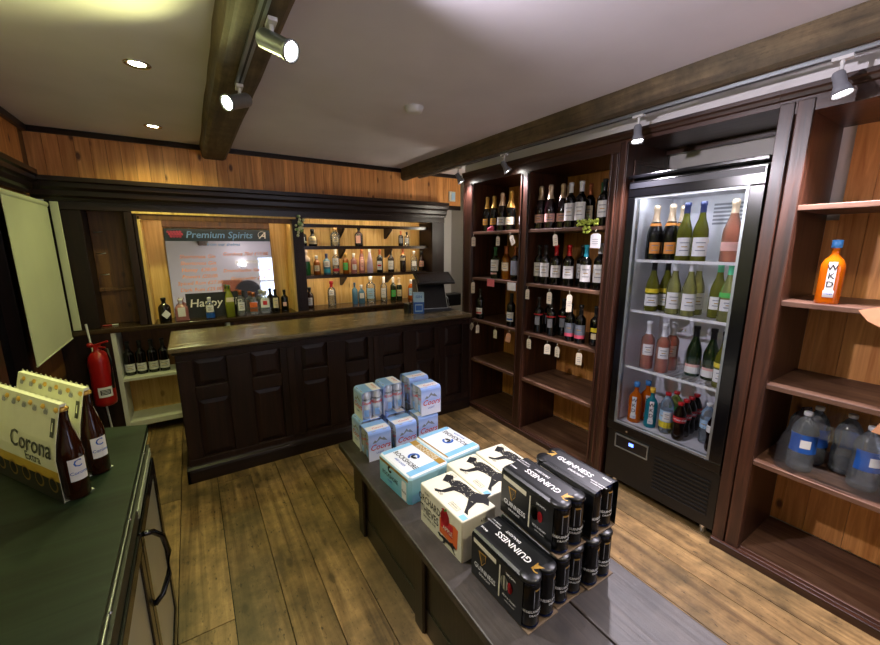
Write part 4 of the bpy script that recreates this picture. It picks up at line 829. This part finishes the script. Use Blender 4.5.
def gx(b):
    for a in (0, PI):
        b.text('DRAUGHT', .010, 'white_print', Rz(a) @ T(0, 0, .05), bend=R+.0008)
        for q in ((-.35, -.28), (.28, .35)): b.lathe([(R+.0003, .075), (R+.0003, .14)], 'grey_print', Rz(a+.0), 3, a0=-PI/2+q[0], a1=-PI/2+q[1])
        b.lathe([(R+.0003, .135), (R+.0003, .141)], 'foil_gold', Rz(a), 6, a0=-PI/2-.3, a1=-PI/2+.3)
    b.lathe([(R+.0003, .006), (R+.0003, .010)], 'can_rim', I4, 20)
guin_can = can_mesh('can_black', 'can_rim', R, .168, 'GUINNESS', 'white_print', .0125, .38, gx)
def sheet(path, x0, x1, th, mat, M, smooth=False, b=None):
    """card bent along path (y,z), extruded in local x, with thickness"""
    b = b or MB(); n = len(path); V2 = [Vector(p) for p in path]; off = []
    for i in range(n):
        d = (V2[min(i+1, n-1)]-V2[max(i-1, 0)]).normalized(); off.append(V2[i]+Vector((d.y, -d.x))*-th)
    vs = []
    for x in (x0, x1): vs += [(x, p.x, p.y) for p in V2]+[(x, p.x, p.y) for p in off]
    fs = []
    for i in range(n-1):
        fs += [(i, i+1, 2*n+i+1, 2*n+i), (n+i+1, n+i, 3*n+i, 3*n+i+1), (i, n+i, n+i+1, i+1), (2*n+i, 2*n+i+1, 3*n+i+1, 3*n+i)]
    fs += [(0, 2*n, 3*n, n), (n-1, 2*n-1, 4*n-1, 3*n-1)]
    return b.add(vs, fs, mat, smooth, .5, M)
# ---- 4-pack of silver cans
hw = .0665
pth = [(-hw, .0), (-hw, .152), (-hw+.004, .161), (-hw+.012, .167), (-hw+.02, .1685), (hw-.02, .1685), (hw-.012, .167), (hw-.004, .161), (hw, .152), (hw, .0)]
b = sheet(pth, -hw, hw, .0008, 'coors_card', I4)
for s_ in (-1, 1):
    Mf = frame((0, s_*(hw+.0012), 0), (-s_, 0, 0), (0, 0, 1))
    b.text('Coors', .046, 'red_print', Mf @ T(0, .075, 0), shear=.3); b.text('LIGHT', .016, 'blue_print', Mf @ T(0, .042, 0))
    b.poly([(-.045, .1), (-.03, .118), (-.02, .11), (0, .135), (.012, .12), (.022, .126), (.045, .1), (.02, .108), (0, .118), (-.022, .103)], 'grey_print', Mf)
    b.box(-hw+.004, hw-.004, min(0, s_*.05), max(0, s_*.05), .1686, .1698, 'coors_white' if s_ < 0 else 'coors_blue')
b.text('Coors', .026, 'red_print', T(0, -.03, .1702), shear=.3)
coors_wrap = b.build('carton_wrap', shared=True, origin=(0, 0, 0))
def coors(x, y, z, rz, label):
    o = thing('beer_four_pack', label, 'beer pack', (x, y, z), rz, 'silver and blue four-packs of beer', world=False)
    for dx in (-R-.0003, R+.0003):
        for dy in (-R-.0003, R+.0003): inst('can', coors_can, o, (dx, dy, 0), random.uniform(-.3, .3) + (0 if rz == 0 else 0))
    inst('carton_wrap', coors_wrap, o)
H4 = .1695
coors(.765, 1.862, TZ, 0, 'front left silver and blue beer four-pack of the lower layer')
coors(.925, 1.862, TZ, .03, 'middle front silver and blue beer four-pack of the lower layer')
coors(1.085, 1.885, TZ, 0, 'right front silver and blue beer four-pack of the lower layer')
coors(.775, 2.005, TZ, PI/2, 'silver and blue beer four-pack at the back left of the lower layer')
coors(.945, 2.01, TZ, PI/2, 'silver and blue beer four-pack at the back middle of the lower layer')
coors(1.13, 2.028, TZ, 0, 'silver and blue beer four-pack at the back right of the lower layer')
coors(.795, 2.01, TZ+H4+.0006, PI/2, 'upper left beer four-pack showing its silver cans')
coors(.945, 2.045, TZ+H4+.0006, PI/2, 'upper middle beer four-pack with red lettered cans')
coors(1.105, 1.885, TZ+H4+.0006, .0, 'upper front right beer four-pack with red script on its blue card')
coors(1.13, 2.07, TZ+H4+.0006, .0, 'upper back right beer four-pack behind the front one')
# ---- two light blue beer multipacks
def rockshore(x, y, rz, flip, label):
    o = thing('beer_multipack', label, 'beer pack', (x, y, TZ), rz, 'light blue and white beer multipacks', world=False)
    b = MB(); a, c, h = .114, .142, .134
    b.cbox(-a, a, -c, c, 0, h, .014, 'rock_card')
    b.box(-a+.013, a-.013, -c+.013, -c+.05, h, h+.0004, 'rock_blue'); b.box(-a+.013, a-.013, c-.04, c-.013, h, h+.0004, 'rock_blue')
    gxs = (a-.05, a-.012) if not flip else (-a+.012, -a+.02)
    b.box(gxs[0], gxs[1], -c+.013, c-.013, h+.0004, h+.0009, 'gold_print')
    if not flip:
        for k in range(2): b.text('ROCKSHORE', .026, 'cream_print', frame((a-.031+(k-.5)*.018, 0, h+.0014), (0, -1, 0), (1, 0, 0)), shear=.3, space=1.1)
    r_, u_ = ((0, -1, 0), (1, 0, 0)) if not flip else ((0, 1, 0), (-1, 0, 0))
    M0 = frame((-.045 if not flip else .055, .0, h+.001), r_, u_)
    b.text('ROCKSHORE', .038, 'black_print', M0, sx=.85); b.text('IRISH LAGER', .016, 'blue_print', M0 @ T(0, -.03, 0))
    b.lathe([(.018, 0), (.030, 0)], 'blue_print', M0 @ T(0, .05, 0), 16, a0=.3, a1=4.6); b.lathe([(.006, 0), (.018, 0)], 'black_print', M0 @ T(.002, .052, 0), 16, a0=2.2, a1=5.6)
    b.poly([(-.012, -.004), (.014, -.008), (.022, .006), (.004, .01)], 'black_print', M0 @ T(.004, .045, .0004))
    # left end face
    M1 = frame((-a-.0006, .03, .07), (0, -1, 0), (0, 0, 1))
    b.text('ROCKSHORE', .030, 'black_print', M1 @ T(0, -.012, 0), sx=.8); b.text('LAGER', .014, 'blue_print', M1 @ T(0, -.035, 0)); b.lathe([(.006, 0), (.018, 0)], 'black_print', M1 @ T(0, .026, 0), 14, a0=1.2, a1=6.)
    b.box(-a-.0006, -a, -c+.014, c-.014, .108, .122, 'gold_print'); b.poly([(-.02, -.05), (.02, -.05), (.02, .03), (.014, .042), (-.014, .042), (-.02, .03)], 'white_print', frame((-a-.0008, -.095, .055), (0, -1, 0), (0, 0, 1))); b.text('Rocks', .018, 'black_print', frame((-a-.0014, -.095, .045), (0, -1, 0), (0, 0, 1)), sx=.8)
    b.text('ROCKSHORE', .022, 'white_print', frame((0, -c-.0006, .07), (1, 0, 0), (0, 0, 1)), sx=.8); b.box(-a+.014, a-.014, -c-.0004, -c, .005, .045, 'rock_blue')
    ob = b.build('carton', shared=True, origin=(0, 0, 0)); inst('carton', ob, o)
rockshore(.815, 1.515, .09, False, 'left light blue and white beer carton with a gold band')
rockshore(1.043, 1.556, .09, True, 'right light blue and white beer carton behind the fox cartons')
# ---- three cream cider cartons with a running fox
FOX = [(-.125, .03), (-.10, .045), (-.075, .03), (-.06, .045), (-.02, .05), (.03, .048), (.06, .06), (.075, .085), (.085, .062), (.10, .06), (.125, .04), (.10, .035), (.085, .02), (.10, -.02), (.12, -.035), (.10, -.036), (.075, -.01), (.05, .012), (.01, .01), (-.02, .0), (-.03, -.03), (-.06, -.05), (-.075, -.045), (-.05, -.03), (-.045, .005), (-.07, .01), (-.10, .0)]
def orchard(x, y, rz, label):
    o = thing('cider_carton', label, 'cider carton', (x, y, TZ), rz, 'cream cider cartons printed with a running fox', world=False)
    b = MB(); a, c, h = .0815, .145, .172
    b.cbox(-a, a, -c, c, 0, h, .005, 'cream_card')
    M0 = frame((0, .0, h+.0006), (0, -1, 0), (1, 0, 0))
    b.poly([(p[0]*1.05, p[1]*1.3+.004) for p in FOX], 'black_print', M0)
    rr = random.Random(9)
    for k in range(40):
        u, v = rr.uniform(-.09, .09), rr.uniform(.014, .064); b.poly([(u, v), (u+.008, v+.001), (u+.006, v+.003)], 'cream_print', M0, .0004)
    for (u0, u1, v0, v1) in ((.03, .085, -.062, -.042), (-.12, -.09, .055, .07)):
        b.box(0, 0, 0, 0, 0, 0, 'black_print') if False else None
        for q in ((u0, u1, v0, v0+.0015), (u0, u1, v1-.0015, v1), (u0, u0+.0015, v0, v1), (u1-.0015, u1, v0, v1)): b.poly([(q[0], q[2]), (q[1], q[2]), (q[1], q[3]), (q[0], q[3])], 'black_print', M0)
    b.text('SERIOUSLY', .009, 'black_print', M0 @ T(.0575, -.052, 0)); b.text('GOOD', .016, 'black_print', M0 @ T(-.05, -.052, 0))
    b.box(-.075, -.05, -.14, -.11, h, h+.0005, 'rock_blue')
    M1 = frame((-a-.0006, 0, .085), (0, -1, 0), (0, 0, 1))
    b.text('ORCHARD', .045, 'black_print', M1 @ T(-.075, .03, 0), sx=.72); b.text('THIEVES', .050, 'black_print', M1 @ T(-.075, -.018, 0), sx=.74); b.text('CRISP APPLE CIDER', .014, 'black_print', M1 @ T(-.075, -.048, 0), sx=.8); b.text('FINEST', .012, 'black_print', M1 @ T(-.09, .062, 0))
    b.poly([(.0, -.045), (.115, -.05), (.12, .035), (.10, .04), (.0, .02)], 'orange_print', M1); b.poly([(.01, -.015), (.085, -.025), (.09, .03), (.01, .03)], 'red_print', M1, .0004)
    b.lathe([(1e-5, 0), (.030, 0)], 'red_print', M1 @ T(.035, .04, .0006), 18, sx=1.0, sy=1.15); b.lathe([(.008, 0), (.014, 0)], 'cream_print', M1 @ T(.02, .05, .001), 8, a0=1.6, a1=3.6); b.poly([(.03, .065), (.045, .082), (.05, .078), (.036, .062)], 'green_print', M1, .001)
    b.text('APPLE', .026, 'cream_print', M1 @ T(.055, -.008, .001), sx=.9)
    b.poly([(p[0]*.5+.05, p[1]*.35-.066) for p in FOX], 'black_print', M1, .0008)
    M2 = frame((0, -c-.0006, .085), (1, 0, 0), (0, 0, 1)); b.text('4.5%', .016, 'black_print', M2 @ T(.02, .055, 0)); b.poly([(-.05, -.03), (-.015, -.03), (-.015, .03), (-.03, .05), (-.05, .03)], 'cream_print', M2); b.box(-.0, .06, -c-.0004, -c, .04, .06, 'green_print')
    inst('carton', b.build('carton', shared=True, origin=(0, 0, 0)), o)
orchard(.80, 1.125, .03, 'left cream cider carton showing its red apple side'); orchard(.968, 1.185, .0, 'middle cream cider carton with a fox on top'); orchard(1.137, 1.19, -.03, 'right cream cider carton with a fox, partly behind black beer packs')
# ---- black stout packs, 2 x 4 cans
L8 = .137; W2 = .0665
W2 = .0675
pth = [(-W2, .035), (-W2, .158), (-W2+.004, .1665), (-W2+.012, .1715), (-W2+.022, .173), (W2-.022, .173), (W2-.012, .1715), (W2-.004, .1665), (W2, .158), (W2, .035)]
b = sheet(pth, -L8+.030, L8, .0009, 'guinness_card', Rz(PI/2))
b2 = sheet([(-W2, .0), (-W2, .05)], -L8+.008, L8-.03, .0009, 'guinness_card', Rz(PI/2))
b.v += [v for v in []]
sheet([(-W2, .001), (-W2, .04)], -L8+.030, L8, .0009, 'guinness_card', Rz(PI/2), b=b); sheet([(W2, .04), (W2, .001)], -L8+.030, L8, .0009, 'guinness_card', Rz(PI/2), b=b)
for sx_ in (-1, 1):
    b.lathe([(.0001, .1736), (.030, .1736), (.0336, .170), (.0344, .163), (.0336, .163), (.0325, .169), (.0001, .173)], 'guinness_card', T(sx_*.0335, -L8+.034, 0), 18)
Mt = frame((.0, 0, .1744), (0, 1, 0), (-1, 0, 0))
b.text('GUINNESS', .033, 'white_print', Mt @ T(.0, .004, 0), sx=1.0); b.text('DRAUGHT', .014, 'white_print', Mt @ T(.03, -.026, 0))
b.poly([(-.118, -.014), (-.098, .02), (-.092, .02), (-.092, -.014), (-.098, -.006), (-.108, -.010)], 'gold_print', Mt); b.lathe([(.012, 0), (.016, 0)], 'gold_print', Mt @ T(-.108, .008, 0), 10, a0=0, a1=2.4)
b.text('440ml', .013, 'white_print', Mt @ T(.115, .03, 0)); b.text('BREWED IN DUBLIN', .007, 'white_print', Mt @ T(.115, -.015, 0)); b.text('ST JAMES GATE', .007, 'white_print', Mt @ T(.115, -.027, 0))
for s_ in (-1, 1):
    Ms = frame((s_*(W2+.002), .015, .085), (0, s_, 0), (0, 0, 1)); fl = -1 
    x_ = -.055
    b.poly([(x_-.055, .052), (x_+.06, .046), (x_+.06, .064), (x_-.055, .068)], 'cream_print', Ms)
    hx = x_-.01; b.poly([(hx-.018, .035), (hx+.02, .038), (hx+.022, .034), (hx-.012, .030), (hx+.003, -.012), (hx-.002, -.014)], 'gold_print', Ms); b.tube([Ms @ Vector((hx+.02, .036, .0003)), Ms @ Vector((hx+.018, .01, .0003)), Ms @ Vector((hx+.001, -.013, .0003))], .0012, 'gold_print', 4)
    for q in range(4): b.poly([(hx-.010+q*.008, .03), (hx-.009+q*.008, .03), (hx+.001+q*.003, -.008+q*.008), (hx+.0+q*.003, -.008+q*.008)], 'gold_print', Ms)
    b.text('GUINNESS', .026, 'white_print', Ms @ T(x_+.005, -.032, 0), sx=.9); b.text('DRAUGHT', .012, 'white_print', Ms @ T(x_+.005, -.054, 0))
    b.poly([(.018, -.06), (.024, -.06), (.026, .06), (.021, .06)], 'cream_print', Ms)
    b.lathe([(1e-5, 0), (.024, 0)], 'cream_print', Ms @ T(.045, .01, 0), 14, sx=.7, sy=1.1); b.lathe([(1e-5, 0), (.018, 0)], 'red_print', Ms @ T(.07, .01, .001), 14, sx=.6, sy=1.1)
    b.text('RICH & CREAMY', .010, 'white_print', Ms @ T(.068, -.035, 0), sx=.8); b.text('SMOOTH', .010, 'white_print', Ms @ T(.072, .05, 0)); b.text('NITRO WIDGET', .006, 'white_print', Ms @ T(.07, -.05, 0))
guin_wrap = b.build('carton_wrap', shared=True, origin=(0, 0, 0))
tray = MB().box(-W2, W2, -L8, L8, 0, .003, 'tan_card').build('card_tray', shared=True, origin=(0, 0, 0))
def guinness(x, y, z, rz, label):
    o = thing('stout_pack', label, 'stout pack', (x, y, z), rz, 'black packs of stout cans', world=False)
    for k in range(4):
        for sx_ in (-1, 1): inst('can', guin_can, o, (sx_*.0333, -L8+.034+k*.0685, .003), random.uniform(-.6, .6))
    inst('carton_wrap', guin_wrap, o, (0, 0, .003)); inst('card_tray', tray, o)
GH = .1785
guinness(.80, .793, TZ, .02, 'front left black stout pack with harp, lowest at the table corner')
guinness(.942, .80, TZ, .0, 'middle black stout pack of the lower layer, under the upper packs')
guinness(1.085, .79, TZ, .0, 'right black stout pack of the lower layer')
guinness(.945, .812, TZ+GH, -.01, 'upper left black stout pack with harp side facing the room')
guinness(1.10, .81, TZ+GH, PI, 'upper right black stout pack nearest the wall fridge')

# ------------------------------------------------------------------ left counter, cooler, lager packs
ct = thing('side_counter', 'dark green laminate counter top at the left', 'counter', (-.55, .6, .86))
b = MB(); b.prism([(-.213, -1.2), (-.213, 1.825), (-.32, 1.868), (-.89, 2.10), (-.89, -1.2)], .862, .9, 'green_laminate'); b.build('counter_top', ct, bevel=.0015)
b = MB(); b.box(-.2135, -.2115, -1.2, 1.80, .872, .876, 'brushed_steel'); b.build('edge_strip', ct)
for y in (1.62, 1.22, .9): MB().sphere((-.2105, y, .874), .004, 'chrome', 8).build('edge_screw', ct)
cl = thing('back_bar_cooler', 'low black glass-door bottle cooler under the left counter', 'cooler', (-.5, .9, 0))
b = MB(); b.box(-.88, -.26, -.3, 1.74, .04, .86, 'black_plastic'); b.box(-.84, -.30, -.25, 1.74, 0, .04, 'black_plastic'); b.build('cabinet', cl, bevel=.003)
for k, (y0, y1) in enumerate(((-.28, .44), (.45, 1.25), (1.26, 1.735))):
    b = MB()
    for a0, a1, z0, z1 in ring(y0, y1, .10, .80, .045): b.box(-.26, -.200, a0, a1, z0, z1, 'black_gloss')
    d = b.build('door', cl, bevel=.003)
    b = MB(); b.box(-.215, -.206, y0+.045, y1-.045, .145, .755, 'door_panel'); sub2 = b.build('glass_pane', origin=cl['_o']); sub2.location = (0, 0, 0); sub2.parent = d  # glass drawn as pale panel; floor reflection put into its colour
    yh = y0+.03
    b = MB(); b.tube([(-.200, yh, .775), (-.180, yh+.02, .76), (-.162, yh+.045, .72), (-.155, yh+.06, .65), (-.162, yh+.045, .58), (-.180, yh+.02, .54), (-.200, yh, .53)], .008, 'black_gloss', 8); h = b.build('handle', origin=cl['_o']); h.location = (0, 0, 0); h.parent = d
b = MB(); b.box(-.26, -.206, -.28, 1.735, .81, .855, 'black_plastic'); 
for k in range(3): b.box(-.206, -.203, 1.3, 1.72, .82+.011*k, .824+.011*k, 'brushed_steel')
b.build('control_fascia', cl)
cor_bottle = MB(); cor_bottle.lathe(prof('beer', .029, .262), 'amber_brown', seg=20); cor_bottle.lathe([(.015, .256), (.016, .262), (.012, .268), (.001, .268)], 'foil_gold', seg=14)
cor_bottle.lathe([(.0296, .055), (.0296, .12)], 'label_white', seg=10, a0=-PI/2-.7, a1=-PI/2+.7); cor_bottle.text('C', .03, 'blue_print', T(0, 0, .105), bend=.0303); cor_bottle.text('Corona', .013, 'blue_print', T(0, 0, .078), bend=.0303)
cor_bottle = cor_bottle.build('beer_bottle', shared=True, origin=(0, 0, 0))
# local x = long axis (away from the open end), local -y = printed side
n4 = 6; Lc = .068*n4
def corona(x, y, rz, label):
    o = thing('lager_bottle_pack', label, 'beer pack', (x, y, .9), rz, 'white card carriers of lager bottles', world=False)
    for k in range(n4): inst('beer_bottle', cor_bottle, o, (.036+k*.068, 0, 0.002), -PI/2 if k == 0 else .0)
    b = MB(); side = [(-.036, .003), (-.037, .13), (-.030, .175), (-.014, .245), (-.006, .278)]
    for s_ in (-1, 1):
        p = [(y_*s_, z_) for y_, z_ in side]
        if s_ < 0: p = p[::-1]
        pts = p
        sheet(pts, .022 if s_ < 0 else .06, Lc+.01, .0012, 'corona_card', I4, b=b)
    b.box(.022, Lc+.01, -.007, .007, .272, .280, 'corona_card'); b.box(.03, Lc+.01, -.034, .034, 0, .002, 'corona_card')
    for k in range(14): b.lathe([(1e-5, 0), (.008, 0)], 'corona_card', frame((.03+k*.03, -.0065, .279), (1, 0, 0), (0, 0, 1)), 8)
    def F(x, y, z, uz=0.): return frame((x, y, z), (-1, 0, 0), (0, -uz, 1))
    b.box(.022, Lc+.01, .0372, .0382, .003, .065, 'black_print'); b.box(.022, Lc+.01, .0373, .0383, .065, .095, 'yellow_print')
    for k in range(5):
        Mg = F(.06+k*.075, .0386, .05); b.lathe([(1e-5, 0), (.024, 0)], 'gold_print', Mg, 18); b.lathe([(.012, .0004), (.018, .0004)], 'black_print', Mg, 18)
    b.text('Corona', .070, 'black_print', F(.155, .0368, .152, .156), sx=1.05); b.text('Extra', .038, 'black_print', F(.150, .0385, .112), sx=1.05)
    for k in range(6): b.poly([(-.012, 0), (-.008, .012), (-.004, .005), (0, .014), (.004, .005), (.008, .012), (.012, 0), (.008, -.005), (-.008, -.005)], 'grey_print', F(.085+k*.06, .0150, .250, .24))
    M3 = F(.042, .0232, .218, .229); b.poly([(-.009, -.028), (.009, -.028), (.009, .024), (-.009, .024)], 'black_print', M3); b.poly([(-.004, -.012), (.004, -.012), (.002, .012), (-.002, .012)], 'corona_card', M3, .0006)
    inst('card_carrier', b.build('card_carrier', shared=True, origin=(0, 0, 0)), o)
ANG = math.atan2(.83, -.56)           # the carriers' long axis, away from their open ends
corona(-.318, 1.352, ANG, 'front white and yellow lager carrier with a brown bottle at its open end')
corona(-.29, 1.475, ANG, 'rear white lager carrier behind the lettered one on the green counter')

# ------------------------------------------------------------------ blind, extinguisher, ceiling fittings
bl = thing('roller_blind', 'cream roller blind pulled down over the left wall window', 'blind', (-.83, 3.5, .9))
b = MB(); b.box(-.822, -.819, 3.10, 3.93, .90, 1.87, 'blind_fabric'); b.build('fabric', bl)
MB().cyl((-.835, 3.08, 1.885), (-.835, 3.945, 1.885), .022, 'blind_fabric', seg=14).build('roller', bl); MB().cyl((-.82, 3.10, .90), (-.82, 3.93, .90), .006, 'blind_fabric', seg=8).build('bottom_bar', bl)
b = MB(); b.box(-.9, -.835, 3.06, 3.08, 1.84, 1.92, 'white_metal'); b.box(-.9, -.835, 3.932, 3.947, 1.84, 1.92, 'white_metal'); b.build('bracket', bl)
ex = thing('fire_extinguisher', 'red fire extinguisher hanging on the dark post left of the back bar', 'fire extinguisher', (-.675, 3.84, .36))
b = MB(); MX = T(-.675, 3.84, .36); b.lathe([(.05, 0), (.066, .01), (.07, .03), (.07, .36), (.062, .40), (.04, .43), (.024, .44), (.024, .46)], 'red_paint', MX, 24); b.build('cylinder', ex)
b = MB(); b.box(-.695, -.655, 3.82, 3.86, .82, .845, 'red_paint'); b.cyl((-.69, 3.84, .845), (-.60, 3.80, .875), .007, 'red_paint'); b.cyl((-.69, 3.84, .835), (-.62, 3.79, .83), .006, 'red_paint'); b.sphere((-.71, 3.83, .85), .02, 'red_paint'); b.build('valve_and_lever', ex)
MB().tube([(-.655, 3.83, .83), (-.61, 3.80, .81), (-.60, 3.79, .72), (-.605, 3.79, .6), (-.61, 3.80, .5)], .009, 'black_plastic', 8).build('hose', ex)
b = MB(); b.lathe([(.0708, .08), (.0708, .16)], 'white_print', MX, 10, a0=-PI/2-.4, a1=-PI/2+.9); b.lathe([(.0714, .10), (.0714, .14)], 'black_print', MX, 10, a0=-PI/2-.2, a1=-PI/2+.7)
for k in range(3): b.lathe([(.072, .108+k*.011), (.072, .112+k*.011)], 'white_print', MX, 8, a0=-PI/2-.1, a1=-PI/2+.6)
b.build('instruction_label', ex); MB().box(-.69, -.66, 3.90, 3.96, .55, .75, 'grey_metal').build('wall_bracket', ex)
b = MB(); b.lathe([(.055, 0), (.055, -.012), (.048, -.03), (.03, -.036), (.001, -.036)], 'white_metal', T(1.257, 2.255, CE), 24); b.lathe([(.06, 0), (.06, -.006), (.001, -.006)], 'white_metal', T(1.257, 2.255, CE), 24); tag(b.build('smoke_detector'), 'round white smoke detector on the ceiling', 'smoke detector')

def light(name, kind, loc, energy, color, rot=None, target=None, parent=None, **kw):
    l = bpy.data.lights.new(name, kind); l.energy = energy; l.color = color
    for k, v in kw.items(): setattr(l, k, v)
    o = bpy.data.objects.new(name, l); col.objects.link(o)
    q = (Vector(target)-Vector(loc)).to_track_quat('-Z', 'Y').to_euler() if target else (rot or (0, 0, 0))
    o.rotation_euler = q; o.location = Vector(loc)
    if parent is not None: o.parent = parent; o.location = Vector(loc)-parent.location
    return o
def downlight(x, y, label, color, power, bm='bulb'):
    o = thing('recessed_downlight', label, 'downlight', (x, y, CE), 0, 'recessed ceiling downlights')
    b = MB(); M0 = T(x, y, CE) @ Rx(PI); b.lathe([(.055, -.0), (.055, .004), (.046, .007), (.036, .002), (.034, -.0005)], 'chrome', M0, 28, caps=False); b.build('rim', o)
    b = MB(); b.lathe([(.033, .001), (.001, .003)], bm, M0, 24); b.build('bulb', o)
    light('lamp', 'SPOT', (x, y, CE-.02), power, color, target=(x, y, 0), parent=o, spot_size=math.radians(150), spot_blend=.9, shadow_soft_size=.04)
downlight(-.11, 2.45, 'recessed ceiling downlight nearer the camera, left of the beam', OLIVE, P_DOWN, 'bulb_green')
downlight(-.12, 3.60, 'recessed ceiling downlight closest to the pine frieze', OLIVE, P_DOWN, 'bulb_green')
downlight(-.10, 1.30, 'recessed ceiling downlight above the side counter, seen in the mirror', OLIVE, P_DOWN*.4, 'bulb_green')
downlight(1.25, -.2, 'added unseen ceiling downlight behind the camera right of the beam', WARM, P_DOWN*2.2)  # added fill lamp out of view, brightens the right bookcase
def rail_(x, y0, y1, z, label):
    b = MB(); b.box(x-.015, x+.015, y0, y1, z-.014, z, 'grey_metal'); b.box(x-.004, x+.004, y0, y1, z-.0145, z-.014, 'black_print'); return tag(b.build('lighting_track'), label, 'lighting track')
rail_(.27, -.6, 2.12, 2.322, 'grey lighting track under the left ceiling beam'); rail_(2.148, -1.2, 3.75, 2.308, 'grey lighting track under the beam before the bookcases')
def track_spot(x, y, z, target, label, color, power, style='cup', bm='bulb', ang=55, group=None, drop=.065):
    o = thing('track_spotlight', label, 'spotlight', (x, y, z), 0, group)
    b = MB(); b.box(x-.014, x+.014, y-.03, y+.03, z-.012, z, 'white_metal'); b.cyl((x, y, z-.012), (x, y, z-.012-drop), .007, 'white_metal', seg=8); b.build('stem', o)
    d = (Vector(target)-Vector((x, y, z-.012-drop))).normalized(); Q = Matrix.Translation((x, y, z-.012-drop)) @ d.to_track_quat('Z', 'Y').to_matrix().to_4x4()
    b = MB()
    if style == 'cup': b.lathe([(.001, -.03), (.016, -.028), (.020, -.02), (.020, .02), (.024, .03), (.034, .062), (.030, .06), (.02, .035)], 'lamp_grey', Q, 20, caps=False); e = .052; rr_ = .027
    else: b.lathe([(.001, -.05), (.026, -.048), (.030, -.04), (.030, .07), (.034, .072), (.034, .085), (.029, .085), (.028, .06)], 'grey_metal', Q, 20, caps=False); e = .078; rr_ = .028
    b.build('lamp_head', o)
    b = MB(); b.lathe([(rr_, e), (.001, e+.008)], bm, Q, 20); b.build('bulb', o)
    p = Q @ Vector((0, 0, e+.02))
    light('lamp', 'SPOT', p, power, color, target=p+d, parent=o, spot_size=math.radians(ang), spot_blend=.7, shadow_soft_size=.03)
GB = 'spotlights on the track before the bookcases'
track_spot(2.148, 3.04, 2.294, (2.45, 2.85, 1.6), 'small white spotlight nearest the corner, before the left bay', COOL, P_SHELF*.45, group=GB, ang=80)
track_spot(2.148, 2.42, 2.294, (2.50, 2.15, 1.5), 'small white spotlight before the middle of the wine bookcase', COOL, P_SHELF, group=GB, ang=85)
track_spot(2.148, 1.335, 2.294, (2.02, 1.15, .9), 'small white spotlight hanging before the drinks fridge', COOL, P_SHELF*1.9, group=GB, ang=105)
track_spot(2.148, .54, 2.294, (2.10, .15, .9), 'small white spotlight before the right bookcase', COOL, P_SHELF*2.2, group=GB, ang=115)
GC = 'grey cylinder spotlights on the left beam track'
track_spot(.30, 1.47, 2.304, (.62, 1.02, 1.95), 'grey cylinder spotlight nearer the camera on the left beam, pointing right', COOL, P_TRACK, 'can', 'bulb', 150, GC, .05)
track_spot(.27, 2.10, 2.304, (-.15, 1.78, 2.02), 'grey cylinder spotlight at the far end of the left beam track', OLIVE, P_TRACK*.5, 'can', 'bulb_green', 145, GC, .05)

def uplighter(x, y, nx, ny, color, power, label):
    o = thing('added_uplighter', label, 'wall lamp', (x, y, 1.85), 0, 'added uplighters behind the camera')
    b = MB(); b.lathe([(.02, 0), (.05, .03), (.09, .10), (.085, .10), (.045, .035), (.001, .02)], 'white_metal', T(x+nx*.11, y+ny*.11, 1.78), 20, caps=False); b.build('bowl', o)
    MB().cyl((x+nx*.005, y+ny*.005, 1.82), (x+nx*.07, y+ny*.07, 1.82), .012, 'white_metal').build('bracket', o)
    b = MB(); b.sphere((x+nx*.11, y+ny*.11, 1.85), .022, 'bulb', 10); b.build('bulb', o)
    light('lamp', 'SPOT', (x+nx*.11, y+ny*.11, 1.89), power, color, target=(x+nx*.9, y+ny*.9, 2.43), parent=o, spot_size=math.radians(150), spot_blend=1., shadow_soft_size=.05)
uplighter(1.0, -1.65, 0, 1, COOL, 48, 'added unseen white lamp behind the camera, lightening the ceiling')  # added lamp out of view that lifts the ceiling brightness

o = thing('added_passage_lamp', 'added hidden lamp in the passage behind the wine bookcase', 'wall lamp', (2.95, 3.2, 1.75))  # added lamp, hidden from view, lights the white wall strip
b = MB(); b.box(2.93, 2.95, 3.15, 3.25, 1.68, 1.82, 'white_metal'); b.build('back_plate', o); b = MB(); b.sphere((2.885, 3.2, 1.75), .04, 'bulb', 14, 1.1); b.build('bulb', o)
light('lamp', 'POINT', (2.84, 3.24, 1.75), 6, (1., .9, .72), parent=o, shadow_soft_size=.05)
